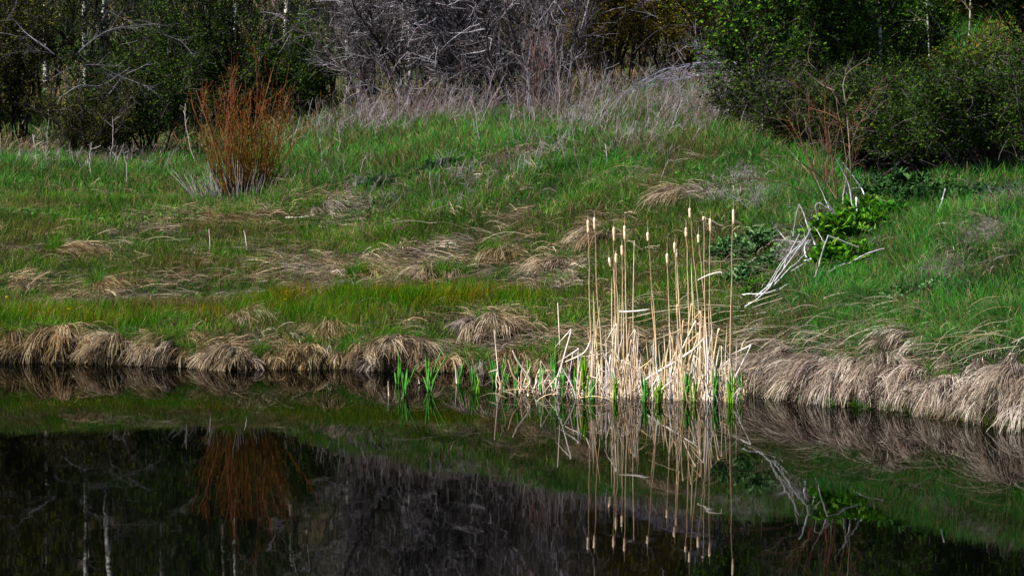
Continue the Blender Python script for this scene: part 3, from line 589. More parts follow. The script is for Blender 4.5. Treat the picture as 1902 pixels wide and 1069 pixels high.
# ------------------------------------------------------------------ broad-leaved plants
def leafy_plant(px, py, wpx, hpx, label, pal, n=500, size=.05, Y=None, name='leafy_plant', cat='plant', group=None, up=.8):
    g0 = ghit(px, py) if Y is None else on(px, Y); base = g0; s = base[1] / F; R = wpx * s; H = hpx * s
    root = thing(name, label, cat, tuple(base), group); ns = max(8, n // 14)
    aa = U(0, 6.28, ns); uu = np.sqrt(U(0, 1, ns)); P = base + np.stack([uu * np.cos(aa) * R, uu * np.sin(aa) * R * .7, 0 * uu - .02], 1)
    P[:, 2] = TZ(P[:, 0], P[:, 1]) - .02
    st = grow(P, np.stack([N(.35, ns), N(.35, ns), np.ones(ns)], 1), H * (1.1 - .6 * uu) * U(.6, 1.1, ns), 5, .1)
    m = MB(); tubes(m, st, np.tile(np.linspace(.005, .002, 5), (ns, 1)), pick(pal, ns) * .8, 4); m.build('stems', M_LEAF, root, base)
    S, D, i = spawn(st, n, .15, 1, .9); m = MB()
    blades(m, S, size * U(.7, 1.5, n), size * .5 * U(.7, 1.3, n), np.arctan2(D[:, 1], D[:, 0]), U(0, up * 1.4, n) + .2, U(.2, 1.2, n), pick(pal, n, amt=.45), seg=3, tipw=.3)
    m.build('leaves', M_LEAF, root, base); return root
DKG = [(.015, .06, .02), (.03, .09, .03), (.02, .045, .02)]; BRG = [(.03, .15, .004), (.08, .26, .010), (.008, .045, .003), (.13, .26, .02)]; BLG = [(.09, .22, .06), (.06, .16, .045), (.20, .34, .15), (.015, .05, .015)]
leafy_plant(808, 318, 48, 26, 'dark green leafy clump at the left end of the ridge', DKG, 1300, .06)
leafy_plant(705, 348, 38, 26, 'very dark leafy clump right of the red shrub', DKG, 900, .05)
leafy_plant(872, 290, 40, 22, 'darker leafy clump just above and right of the ridge-end one', DKG, 700, .06)
leafy_plant(1025, 322, 24, 22, 'rounded dark grass-green clump on the ridge', [(.03, .12, .01), (.04, .15, .01)], 900, .05)
leafy_plant(770, 352, 45, 20, 'yellowish small-leaved herb patch among pale stubble', [(.08, .13, .02), (.1, .12, .02), (.03, .07, .02)], 600, .03)
for q in ((1352, 478, 36, 40, 'bluish green leafy plant right of the tallest cattails', BLG), (1400, 470, 38, 45, 'tallest bluish green plant left of the white dead stems', BLG),
          (1440, 490, 34, 32, 'bluish green plant touching the leaning white stems', BLG), (1385, 520, 40, 28, 'bluish green low plant under the tallest bluish one', BLG),
          (1402, 538, 14, 14, 'tiny bright lime plant below the bluish plants', BRG), (1478, 452, 24, 20, 'pale sage-green plant between white stems', BLG),
          (1548, 442, 48, 42, 'bright green hogweed plant inside the bent white stem', BRG), (1592, 428, 55, 38, 'bright green hogweed plant behind the bent white stem', BRG),
          (1562, 486, 52, 34, 'bright green hogweed plant nearest the water', BRG), (1650, 408, 38, 26, 'deep green hogweed plant on the right end of the patch', [(.03, .14, .01), (.05, .18, .012)]),
          (1612, 398, 44, 28, 'bright green hogweed plant in the shade of the sapling', BRG), (1660, 368, 60, 45, 'dark sage plant behind the hogweed', [(.03, .10, .02), (.07, .16, .045), (.01, .035, .01)]),
          (1722, 382, 60, 46, 'dark sage plant left of the thick white stem', [(.03, .10, .02), (.07, .16, .045), (.01, .035, .01)]), (1790, 385, 65, 46, 'dark sage plant right of the thick white stem', [(.03, .10, .02), (.07, .16, .045), (.01, .035, .01)]),
          (1862, 385, 65, 42, 'dark sage plant at the foot of the right-hand bush', [(.03, .08, .03), (.04, .09, .04)]), (1620, 350, 30, 26, 'small dark sage plant at the foot of the sapling', [(.04, .10, .04), (.06, .12, .06)]),
          (1690, 560, 50, 34, 'sage-tinted leafy patch on the right slope', BLG), (1800, 545, 46, 28, 'dull green leafy patch far right on the slope', [(.04, .1, .04), (.06, .12, .05)])):
    leafy_plant(q[0], q[1], q[2], q[3] * 1.15, q[4], q[5], 1500, .06 if 'hogweed' not in q[4] else .10)
leafy_plant(1512, 738, 24, 16, 'round-leaved bright marsh plant at the foot of the right bank', BRG, 220, .06, up=.3)
leafy_plant(903, 466, 18, 10, 'small pale green broad-leaved plant on the slope', [(.14, .32, .08)], 120, .07, up=.3)
leafy_plant(30, 468, 16, 8, 'pale green rosette in the left meadow', [(.16, .28, .05)], 80, .06, up=.3)

mb = MB(); X, Y, Z, px, py, o = scatter(90000, o0=1.0, o1=24)
k = (fbm(X, Y, .9, 141) > .60) & ((py < 420) | (px > 1320)) & (py > 200) | (fbm(X, Y, .35, 151) > .74); X, Y, Z = X[k], Y[k], Z[k]; n = len(X)
blades(mb, np.stack([X, Y, Z + U(0, .10, n)], 1), U(.03, .09, n), U(.015, .03, n), U(0, 6.28, n), U(.1, 1.2, n), U(0, 1, n), pick([(.03, .11, .015), (.06, .18, .03), (.02, .06, .012), (.10, .22, .04)], n, amt=.4), seg=2, tipw=.3)
tag(mb.build('low_herbs', M_LEAF), 'low broad-leaved herbs mixed into the meadow grass', 'herbs', kind='stuff')

# grass hummocks of long bright blades on the right slope
for q in ((1640, 650, 46, 75, 'tall bright grass tuft above the combed clumps'), (1560, 610, 40, 50, 'green grass tuft left of the tallest bright one'), (1870, 600, 50, 80, 'long upright grass tuft near the right edge'),
          (1600, 560, 45, 55, 'grass tuft below the long fallen white stem'), (1760, 640, 45, 50, 'dark green grass tuft above the brownish clump'), (1495, 560, 36, 40, 'soft green grass tuft beside the lowest white stems')):
    g0 = ghit(q[0], q[1]); s = g0[1] / F; n = 1500; a = U(0, 6.28, n); r = np.abs(N(.6, n)) * q[2] * s; P = np.stack([g0[0] + r * np.cos(a), g0[1] + r * np.sin(a), 0 * a], 1); P[:, 2] = TZ(P[:, 0], P[:, 1])
    m = MB(); c = pick([(.06, .18, .03), (.04, .13, .02), (.10, .22, .05)], n, amt=.25)
    blades(m, P, q[3] * s * U(.35, .75, n), .008 * U(.7, 1.3, n), a + N(.5, n), U(.9, 1.5, n), U(.2, 1.3, n), c * .8, c * 1.1, seg=4)
    tag(m.build('grass_tuft', M_GRASS, None, g0), q[4], 'grass tuft', 'green grass tufts on the right slope')

# ------------------------------------------------------------------ white dead hogweed stems
def c3(x, y): return (1262 + x * .3368, 300 + y * .3368)
WS = [([(360, 820), (490, 700), (520, 650), (560, 580), (610, 500), (662, 400)], .011, 'white dead stem, the longest leaning down to the left'),
 ([(420, 760), (500, 690), (570, 600), (640, 500), (700, 420), (725, 370)], .013, 'white dead stem lying parallel right of the longest'),
 ([(610, 490), (628, 400), (645, 290), (660, 235)], .010, 'thin white stem forming the left side of a narrow arch'),
 ([(765, 540), (745, 450), (715, 380), (690, 300), (662, 235)], .012, 'white stem forming the right side of a narrow arch'),
 ([(790, 425), (770, 330), (752, 255), (765, 228), (800, 245), (850, 280), (920, 345), (945, 375)], .012, 'white stem curved over like a crook'),
 ([(745, 655), (770, 560), (800, 470), (820, 412), (826, 411), (905, 440), (990, 473)], .013, 'white stem snapped at a sharp angle before the bright green leaves'),
 ([(900, 270), (905, 180), (915, 130), (925, 200), (928, 275)], .010, 'narrow white hairpin stem beside the sapling'),
 ([(1055, 285), (1010, 160), (950, 70), (900, 5)], .010, 'white stem leaning left across the sapling trunk'),
 ([(820, 620), (920, 570), (1030, 510), (1130, 480)], .016, 'thick mottled white stem lying on the grass'),
 ([(1105, 370), (1130, 333), (1215, 365)], .010, 'short bent white stem on the right end of the green leaves'),
 ([(1400, 330), (1440, 240), (1468, 150)], .019, 'thick white stump standing alone among dark sage plants'),
 ([(615, 460), (560, 400), (510, 335)], .009, 'thin white stem slanting up to the left'),
 ([(530, 432), (620, 440), (725, 448)], .008, 'thin level white stem crossing the leaning ones'),
 ([(980, 300), (975, 200), (990, 230), (1008, 290)], .009, 'small forked white stem right of the hairpin'),
 ([(345, 740), (440, 742), (575, 718), (600, 722)], .008, 'thin pale stem lying flat at the bottom of the leaning ones'),
 ([(970, 410), (1035, 372)], .009, 'short pale stick poking from the bright green leaves'),
 ([(845, 345), (850, 290), (820, 225)], .011, 'mottled white stub under the crook'),
 ([(945, 385), (905, 340), (870, 290), (812, 230)], .010, 'white stem lying just under the crook'),
 ([(520, 690), (600, 610), (700, 500)], .010, 'pale stem third in the row of leaning ones'),
 ([(690, 560), (760, 540), (795, 530)], .010, 'short white stem lying at the foot of the snapped one'),
 ([(620, 620), (690, 570), (740, 545)], .009, 'short pale stem below the leaning ones'),
 ([(700, 540), (690, 470), (715, 430)], .009, 'short upright white stub between the leaning stems'),
 ([(330, 985), (400, 930), (470, 880)], .010, 'grey stick leaning out of the grass right of the lone cattail'),
 ([(480, 700), (560, 560), (640, 480), (720, 440)], .005, 'thinnest stem bowed over the leaning white ones'), ([(560, 640), (600, 520), (690, 420), (660, 330)], .005, 'hair-thin crooked stem rising among the leaning white ones'),
 ([(700, 330), (760, 380), (800, 460)], .005, 'thin grey stem between the arch and the crook'), ([(860, 330), (800, 200), (740, 60)], .006, 'thin grey stem reaching from the crook up to the sapling'), ([(960, 300), (930, 120), (860, -20)], .006, 'thin pale stem climbing behind the narrow hairpin'),
 ([(425, 860), (480, 845)], .011, 'short white chip lying above the grey stick')]
for pts, r, lab in WS:
    P2 = [c3(*q) for q in pts]; gb = ghit(*max(P2, key=lambda q: q[1])); Y0 = gb[1] - 0.03
    P3 = []
    for (a, b_) in P2:
        gq = ghit(a, b_); P3.append(at(a, b_, min(Y0 + .15, max(Y0 - .3, gq[1] - .15)) if gq[1] < Y0 + 1 else Y0 + .1))
    if len(P3) == 2: P3.insert(1, (P3[0] + P3[1]) / 2 + [0, 0, .01])
    k = 22; C = smooth_poly(P3, k); C[:, 2] = np.maximum(C[:, 2], TZ(C[:, 0], C[:, 1]) + .07); m = MB(); C[1:-1] += N(.0025, (k - 2, 3)); rr = np.linspace(r * .8, r * .5, k)[None] * (1 + .2 * (np.arange(k) % 7 == 0)) * U(.85, 1.15, (1, k))
    col = np.array([vary((.50, .48, .51), 1, .22, .03)[0]]); tubes(m, C[None], rr, col, 7, col * .7)
    tag(m.build('dead_stalk', M_STEM, None, gb, True), lab, 'dead stem', 'white dead hogweed stems')

# sticks on the meadow
for pts, r, lab in (([(358, 469), (400, 471), (443, 471)], .012, 'straight pale stick lying level in the left meadow'), ([(530, 405), (560, 404), (585, 400)], .02, 'short whitish log below the red shrub'),
                    ([(459, 465), (456, 440), (453, 428)], .008, 'short upright straw stalk beside the level stick'), ([(390, 468), (390, 450), (388, 425)], .007, 'thin upright straw stalk above the level stick'),
                    ([(720, 413), (745, 405), (750, 412)], .008, 'pale bent stalk lying on the slope')):
    if len(lab) < 15: continue
    gb = ghit(*pts[0]); P = [at(a, b_, gb[1] - .1) for a, b_ in pts]; m = MB(); C = smooth_poly(P, 8)
    tubes(m, C[None], np.linspace(r, r * .7, 8)[None], np.array([[.6, .53, .45]]), 6); tag(m.build('stick', M_STEM, None, gb, True), lab, 'stick')

# dandelions
for px, py, lab in ((13, 560, 'yellow dandelion near the left edge'), (128, 583, 'yellow dandelion above the wide brown tussock'), (530, 565, 'yellow dandelion in the sedge strip')):
    g0 = ghit(px, py + 12); root = thing('dandelion', lab, 'flower', tuple(g0), 'yellow dandelions')
    top = g0 + [0, -.05, .14]; m = MB(); tubes(m, smooth_poly([g0, (g0 + top) / 2, top], 4)[None], np.full((1, 4), .003), np.array([[.1, .2, .04]]), 5); m.build('stalk', M_LEAF, root, g0)
    m = MB(); n = 40; a = U(0, 6.28, n); blades(m, np.tile(top, (n, 1)), U(.012, .022, n), np.full(n, .006), a, U(.1, 1.3, n), U(0, .3, n), np.tile([[.8, .55, .02]], (n, 1)), seg=2, tipw=.8); m.build('petals', M_LEAF, root, g0)

# ------------------------------------------------------------------ shrubs and trees
BARK = [(.03, .022, .02), (.045, .035, .035), (.018, .014, .014), (.11, .095, .105)]
def leaf_cloud(mb, S, D, size, pal, jit, amt=.5):
    n = len(S); S = S + rng.normal(0, jit, (n, 3))
    blades(mb, S, size * U(.7, 1.5, n), size * .6 * U(.7, 1.3, n), U(0, 6.28, n), U(-.6, 1.0, n), U(0, .8, n), pick(pal, n, amt=amt), seg=2, tipw=.3)
def shrub(name, label, cat, px, Y, w_m, h_m, nst=14, ntw=500, nlf=6000, pal=None, bark=BARK, lsize=.035, lean=(0, 0), up=.06, r0=.02, dpt=None, spread=.55, sub=2.2, group=None, tw2=None, bright=1.0, lt0=.15, lz0=0.0, lmul=1.9):
    base = on(px, Y); dpt = dpt or w_m * .6
    root = thing(name, label, cat, tuple(base), group)
    a = U(0, 6.28, nst); u = np.sqrt(U(0, 1, nst)); S = base + np.stack([u * np.cos(a) * w_m * .18, u * np.sin(a) * dpt * .2, -.1 + 0 * u], 1)
    D = np.stack([u * np.cos(a) * w_m * .5 + lean[0], u * np.sin(a) * dpt * .5 + lean[1], np.full(nst, h_m * .85)], 1)
    L = np.linalg.norm(D, axis=1) * U(.7, 1.15, nst); st = grow(S, D, L, 8, .14, (0, 0, up))
    m = MB(); cb = pick(bark, nst) * bright; tubes(m, st, np.linspace(1, .3, 8)[None] * r0 * U(.6, 1.3, (nst, 1)), cb, 5); m.build('trunk' if nst < 4 else 'stems', M_WOOD, root, base, True)
    n1 = ntw // 3; s1, d1, _ = spawn(st, n1, .2, 1, spread); t1 = grow(s1, d1, U(.25, .55, n1) * min(w_m, h_m) * .5, 6, .2, (0, 0, up * .7))
    s2, d2, _ = spawn(t1, ntw, .2, 1, spread * 1.1); t2 = grow(s2, d2, U(.12, .4, ntw) * (tw2 or 1), 5, .22, (0, 0, up * .5))
    m = MB(); tubes(m, t1, np.linspace(1, .4, 6)[None] * r0 * .42 * U(.6, 1.3, (n1, 1)), pick(bark, n1) * bright, 4)
    tubes(m, t2, np.linspace(1, .5, 5)[None] * r0 * .2 * U(.6, 1.3, (ntw, 1)), pick(bark, ntw) * bright, 3); m.build('twigs', M_WOOD, root, base)
    if nlf:
        nlf = int(nlf * lmul); m = MB(); S, D, _ = spawn(t2, nlf // 2, lt0, 1, .8); S1, D1, _ = spawn(t1, nlf - nlf // 2, lt0, 1, .8); S = np.concatenate([S, S1])
        k = S[:, 2] > base[2] + lz0 * h_m; S = S[k]
        leaf_cloud(m, S, None, lsize, pal, .05); m.build('foliage', M_LEAF, root, base)
    return root
LD = [(.008, .022, .001), (.018, .05, .002), (.06, .12, .006), (.004, .010, .001)]
LO = [(.012, .015, .001), (.05, .058, .003), (.006, .009, .001), (.11, .12, .008)]
LG = [(.015, .06, .002), (.05, .15, .006), (.005, .018, .001), (.11, .23, .010)]
LW = [(.11, .085, .004), (.18, .145, .006), (.03, .024, .001), (.26, .22, .01)]
LY = [(.07, .11, .008), (.12, .16, .01), (.03, .05, .005), (.16, .10, .02)]
# left thickets
shrub('leafy_shrub', 'olive shrub with bare silvery twigs at the left edge', 'shrub', 20, 94, 2.6, 3.6, 14, 900, 9000, LO)
shrub('leafy_shrub', 'yellowish green shrub behind the left edge shrub, top left', 'shrub', 70, 99, 3.4, 4.6, 14, 900, 11000, [(.06, .09, .01), (.04, .06, .008), (.09, .11, .015)])
shrub('leafy_shrub', 'low rounded olive bush with brown stubble at its foot', 'shrub', 160, 91.5, 1.5, 1.35, 20, 700, 6500, LO, lsize=.025)
shrub('leafy_shrub', 'dark green bush right of the low rounded olive one', 'shrub', 272, 92.5, 1.5, 2.2, 16, 700, 8000, LD)
shrub('leafy_shrub', 'tall dark shrub behind the low rounded bush', 'shrub', 215, 98, 3.0, 4.4, 16, 1400, 9000, LD)
shrub('leafy_shrub', 'tall dark twiggy shrub behind the red one', 'shrub', 385, 97, 3.2, 4.6, 16, 1400, 10000, LD)
shrub('leafy_shrub', 'dense black-green bush left of the red shrub', 'shrub', 335, 95.5, 1.8, 2.6, 16, 900, 9000, LD)
shrub('leafy_shrub', 'dense dark green bush right of the red shrub', 'shrub', 560, 95, 1.6, 1.8, 16, 900, 11000, LD)
shrub('leafy_shrub', 'dark green bush directly behind the red shrub tips', 'shrub', 465, 97.5, 1.8, 2.4, 14, 900, 11000, LD)
shrub('leafy_shrub', 'sparse small-leaved shrub left of the bare grey thicket', 'shrub', 640, 97, 1.6, 4.2, 8, 700, 2500, LG, bright=1.5)
# arching silvery dead branches before the left bushes
def branchset(name, label, cat, polys, Y, r, cols, ntw=60, tl=.3, base=None, sub=None, tw_r=.35, trop=(0, 0, -.02)):
    P3 = []
    for pl in polys: P3.append(smooth_poly([at(a, b_, Y + N(.1)) for a, b_ in pl], 12))
    C = np.array(P3); b0 = C[0, 0]; root = thing(name, label, cat, tuple(b0)); m = MB(); n = len(C)
    tubes(m, C, np.linspace(1, .4, 12)[None] * r * U(.7, 1.2, (n, 1)), pick(cols, n), 5); m.build('branches', M_WOOD, root, b0, True)
    if ntw:
        S, D, _ = spawn(C, ntw, .2, 1, .45); T = grow(S, D, U(.3, 1, ntw) * tl, 6, .2, trop); m = MB()
        tubes(m, T, np.linspace(1, .4, 6)[None] * r * tw_r * U(.6, 1.2, (ntw, 1)), pick(cols, ntw), 3); m.build('twigs', M_WOOD, root, b0)
    return root
SILV = [(.17, .155, .19), (.10, .09, .11), (.30, .28, .32), (.06, .055, .06)]
k1 = .3368
def c1(L): return [(a * k1, b_ * k1) for a, b_ in L]
branchset('fallen_branch', 'silvery branch tangle arching in front of the left bushes', 'branch', [c1(q) for q in ([(270, 490), (380, 485), (500, 475), (610, 478)], [(290, 430), (380, 380), (500, 358), (690, 368)],
    [(440, 300), (520, 370), (640, 420), (770, 440)], [(430, 290), (500, 230), (620, 160), (860, 130)], [(560, 370), (660, 420), (790, 470), (870, 520)], [(330, 540), (440, 470), (560, 470), (720, 370)],
    [(490, 500), (560, 540), (640, 545), (740, 540)], [(600, 520), (680, 420), (760, 380), (820, 350)])], 91.3, .0055, SILV, 120, .4)
branchset('fallen_branch', 'fan of thin silvery twigs at the upper left edge', 'branch', [c1(q) for q in ([(300, 300), (220, 240), (120, 160), (10, 20)], [(300, 295), (200, 280), (120, 285), (40, 300)], [(290, 290), (180, 220), (90, 120), (20, 60)], [(300, 300), (200, 220), (100, 200), (0, 180)])], 92, .0045, SILV, 50, .4)
branchset('fallen_branch', 'long thin silvery arc above the left bushes', 'branch', [c1(q) for q in ([(430, 290), (520, 210), (640, 160), (740, 150)], [(860, 160), (900, 190), (1000, 230), (1060, 300)], [(600, 60), (700, 110), (840, 130), (980, 250)])], 91.5, .0045, SILV, 50, .5)

# red shrub
base = ghit(455, 368); root = thing('red_shrub', 'tall shrub of upright red and orange bare stems in the left meadow', 'shrub', tuple(base))
RED = [(.20, .038, .015), (.10, .028, .010), (.27, .085, .018), (.05, .02, .010), (.16, .08, .015)]; OLV = [(.13, .09, .012), (.17, .10, .015), (.09, .07, .01), (.2, .1, .02)]
def redstems(n, wid, h0, h1, pal, pal2, r, lean, parent, name, up=.06):
    a = U(0, 6.28, n); u = np.sqrt(U(0, 1, n)); S = base + np.stack([u * np.cos(a) * wid, u * np.sin(a) * wid * .7, -.05 + 0 * u], 1)
    D = np.stack([u * np.cos(a) * lean, u * np.sin(a) * lean * .7, np.ones(n)], 1); h = U(h0, h1, n) * (1 - .25 * u)
    st = grow(S, D, h, 9, .09, (0, 0, up)); m = MB(); tubes(m, st, np.linspace(1, .35, 9)[None] * r * U(.6, 1.3, (n, 1)), pick(pal, n), 5, pick(pal2, n)); m.build(name, M_WOOD, parent, base, True); return st
st = redstems(115, .33, .6, 2.2, [(.03, .02, .008), (.02, .016, .01), (.10, .06, .012), (.05, .02, .01)], RED, .0085, .38, root, 'red_stems')
st2 = redstems(16, .25, 1.9, 2.85, RED, [(.3, .16, .1), (.25, .1, .06)], .007, .3, root, 'tall_stems')
st3 = redstems(170, .78, .25, .85, [(.34, .3, .31), (.2, .17, .18)], [(.42, .39, .41), (.2, .16, .15)], .006, .7, root, 'grey_dead_stems')
n = 900; S, D, _ = spawn(np.concatenate([st, st2]), n, .3, 1, .6); T = grow(S, D, U(.12, .4, n), 5, .1, (0, 0, .12)); m = MB()
hz = np.clip((S[:, 2:3] - base[2] - .6) / .8, 0, 1); cc = pick(OLV, n) * (1 - hz) + pick(RED, n) * hz; tubes(m, T, np.linspace(1, .5, 5)[None] * .0042 * U(.7, 1.3, (n, 1)), cc, 3); m.build('twigs', M_WOOD, root, base)
n = 1500; S, D, _ = spawn(np.concatenate([st, T[:400].repeat(1, 0)[:, [0, 1, 1, 2, 2, 3, 3, 4, 4]]]), n, .1, .8, .5); m = MB(); leaf_cloud(m, S, None, .022, [(.12, .09, .012), (.07, .09, .012), (.16, .08, .015)], .05); m.build('leaves', M_LEAF, root, base)
def lp(px, py, lab, pts, r=.009, col=(.5, .46, .44)):
    g0 = ghit(px, py); Y = g0[1]; r *= .65; C = smooth_poly([at(a, b_, Y) for a, b_ in [(px, py)] + pts], 8); C[1:] += N(.012, (7, 3)); m = MB(); tubes(m, C[None], np.linspace(r, r * .5, 8)[None], np.array([col]) * .8, 5); T = grow(C[[3, 4, 5, 6]], np.stack([N(1, 4), N(.5, 4), U(.3, 1, 4)], 1), U(.06, .2, 4), 5, .15); tubes(m, T, np.full((4, 5), r * .4), np.tile([col], (4, 1)) * .7, 4); tag(m.build('dead_stalk', M_STEM, None, g0, True), lab, 'dead stalk', 'pale dead stalks on the bank')
lp(365, 305, 'forked pale stalk just left of the red shrub', [(352, 270), (345, 220), (345, 190)], .014); lp(238, 355, 'pale bent stalk standing alone in front of the low olive bush', [(236, 310), (230, 290), (228, 265)])
lp(205, 308, 'pale stalk leaning right in the cluster below the olive bush', [(207, 280), (210, 240), (210, 215)]); lp(213, 312, 'pale stalk crossing the leaning one', [(215, 290), (216, 270)]); lp(168, 330, 'stout pale stub left of the low olive bush stubble', [(167, 300), (168, 265)], .013)
lp(86, 282, 'thin bright stalk in front of the left edge shrub', [(88, 240), (91, 200)], .008); lp(66, 310, 'dull stub at the foot of the left edge shrub', [(66, 285), (64, 250)], .015); lp(596, 318, 'short pale stalk alone right of the red shrub', [(597, 290), (595, 258)], .009)
lp(628, 300, 'faint stalk right of the short pale one', [(629, 270), (627, 225)], .007); lp(852, 245, 'pale leaning stalk under the bare thicket', [(845, 220), (838, 195)], .012); lp(893, 282, 'upright pale stalk below the bare thicket', [(890, 250), (880, 200), (872, 185)], .008)
lp(886, 265, 'second thin stalk crossing the upright pale one', [(882, 240), (870, 195)], .006); lp(926, 262, 'brown stalk right of the two thin crossing ones', [(927, 240), (926, 220)], .014, (.16, .09, .06)); lp(325, 290, 'slanting pale stick reaching for the red shrub', [(345, 285), (352, 282)], .008)

# bare grey thicket in the middle
GV = [(.18, .165, .19), (.06, .052, .06), (.42, .40, .46), (.022, .018, .018), (.10, .07, .065), (.07, .06, .065)]
for (px, Y, w_, h_, ln, lab, ns, nt_) in ((965, 91, 2.6, 4.0, (-1.6, 0), 'bare grey shrub with thick leaning trunks at the right of the thicket', 12, 2600), (880, 93, 2.4, 4.0, (.2, 0), 'bare twiggy grey shrub in the centre of the thicket', 12, 2600),
      (800, 92.5, 2.4, 4.0, (-.2, 0), 'bare tangled shrub left of the thicket centre', 12, 2600), (735, 94.5, 2.2, 4.2, (.1, 0), 'bare pale shrub with upright stems at the left of the thicket', 10, 2000), (690, 93, 1.6, 3.4, (-.5, 0), 'outermost bare shrub leaning left beside pale trunks', 8, 1100),
      (1010, 92.5, 2.0, 3.6, (.2, 0), 'bare shrub with red-brown upright suckers right of the trunks', 14, 1300)):
    shrub('bare_shrub', lab, 'shrub', px, Y, w_, h_, int(ns * 1.4), int(nt_ * 1.15), 0, bark=GV, r0=.022 if px == 965 else .017, lean=ln, up=.02, spread=.75, tw2=1.3, group='bare grey shrubs of the central thicket', bright=.85 if px > 840 else .7)
shrub('bare_shrub', 'loose reddish suckers rising beside the sapling', 'shrub', 1545, 71.5, .9, 1.7, 12, 150, 0, bark=[(.16, .06, .03), (.10, .05, .04), (.2, .14, .1)], r0=.008, up=.05, spread=.5)
shrub('bare_shrub', 'cluster of thin straight suckers at the foot of the thick trunks', 'shrub', 1005, 90.2, 1.0, 1.7, 34, 260, 0, bark=[(.28, .24, .26), (.14, .10, .10), (.18, .10, .09)], r0=.011, up=.1, spread=.4)
branchset('bare_shrub', 'three thick leaning trunks in front of the bare thicket', 'shrub', [[(500 + a * k1, b_ * k1) for a, b_ in q] for q in ([(1390, 680), (1330, 560), (1270, 440), (1190, 350), (1100, 250)], [(1440, 690), (1370, 540), (1300, 420), (1270, 300), (1270, 170)],
    [(1480, 690), (1430, 560), (1340, 470), (1290, 400), (1220, 330)], [(1270, 600), (1200, 520), (1120, 470), (1060, 440), (900, 420)], [(1000, 730), (900, 630), (780, 520), (600, 350), (480, 270)], [(650, 520), (560, 470), (460, 410), (330, 350), (240, 330)], [(1100, 250), (1000, 200), (880, 200), (760, 190)],
    [(1180, 290), (1100, 240), (1000, 200), (900, 170)], [(1560, 660), (1550, 450), (1540, 250), (1530, 130)], [(1410, 640), (1420, 350), (1400, 200), (1375, 100)], [(1640, 640), (1660, 450), (1670, 260), (1680, 180)])], 90.6, .017, [(.10, .09, .10), (.18, .16, .18), (.05, .045, .05)], 260, .8)

# yellow-olive willow thicket behind the middle
for (px, Y, w_, h_, lab) in ((1060, 97, 3.0, 4.6, 'olive-yellow willow bush right of the bare thicket'), (1160, 95.5, 3.0, 4.6, 'olive-yellow willow bush in the middle of the back row'), (1260, 96.5, 3.0, 4.8, 'olive-yellow willow bush right of the middle'),
        (1345, 95, 2.6, 4.4, 'olive willow bush next to the big bright-leaved shrub')):
    shrub('willow_bush', lab, 'willow', px, Y, w_, h_, 40, 2200, 17000, LW, bark=[(.09, .07, .05), (.05, .04, .03), (.16, .13, .12)], r0=.011, lsize=.032, up=.04, spread=.5, group='olive willow bushes behind the middle', lz0=.12, lmul=2.6)
branchset('arching_branch', 'lilac-grey bare branches drooping left over the grey weeds', 'branch', [[(900 + a * k1, b_ * k1) for a, b_ in q] for q in ([(1500, 430), (1380, 400), (1250, 405), (1100, 430), (950, 470)], [(1500, 425), (1350, 365), (1180, 350), (1000, 400), (880, 470), (750, 515)],
    [(1440, 400), (1330, 350), (1200, 350), (1100, 370), (900, 450)], [(1460, 420), (1300, 385), (1200, 400), (1060, 430), (960, 440)], [(1400, 380), (1290, 340), (1150, 350), (1000, 380), (880, 440)], [(1300, 330), (1250, 290), (1180, 260), (1110, 245)], [(1420, 370), (1350, 330), (1300, 300), (1200, 310)])], 84, .011, [(.20, .19, .28), (.14, .13, .18), (.28, .26, .34)], 170, .5)
branchset('arching_branch', 'single long pale branch arched over the dark willow bushes', 'branch', [[(900 + a * k1, b_ * k1) for a, b_ in q] for q in ([(820, 295), (900, 210), (1000, 145), (1080, 140), (1230, 165), (1340, 225)], [(1020, 140), (960, 100), (900, 75)], [(1110, 330), (1060, 270), (1000, 250), (960, 245)])], 91, .007, SILV, 24, .4)
# big leafy shrub right
for (px, Y, w_, h_, lab, pal, nl) in ((1450, 80, 2.2, 4.2, 'bright-leaved tall shrub above the drooping grey branches', LG, 9000), (1545, 80.5, 2.4, 4.4, 'tall fresh green shrub left of the white aspen trunk', LG, 13000), (1600, 82, 2.0, 4.6, 'tall green shrub wrapped round the aspen trunk', LG, 8000)):
    shrub('leafy_shrub', lab, 'shrub', px, Y, w_, h_, 12, 1500, nl, pal, lsize=.045, spread=.7)
shrub('leafy_shrub', 'low dark twiggy shrub under the bright-leaved tall one', 'shrub', 1420, 79.5, 1.6, 1.15, 18, 1300, 5000, LD, spread=.7, bright=1.2)
shrub('leafy_shrub', 'low dark shrub left of the sapling', 'shrub', 1500, 77, 1.5, 1.35, 18, 1300, 6000, LD, spread=.7, bright=1.2)
shrub('leafy_shrub', 'dark shrub directly behind the sapling', 'shrub', 1595, 76, 1.6, 1.6, 18, 1200, 7000, LD, spread=.7)
for (px, Y, w_, h_, lab) in ((1680, 75.5, 2.2, 1.5, 'broad dark bush right of the sapling'), (1775, 74.2, 2.3, 1.45, 'broad dark bush above the dark sage plants'), (1860, 72.8, 2.3, 1.8, 'broad dark bush near the right edge'), (1960, 72, 2.0, 2.0, 'dark bush cut by the right edge')):
    shrub('leafy_shrub', lab, 'shrub', px, Y, w_, h_, 22, 1300, 15000, [(.012, .040, .002), (.03, .08, .006), (.004, .013, .001), (.07, .13, .010)], lsize=.034, spread=.9, group='broad dark bushes at the right', lz0=.22, up=.06)
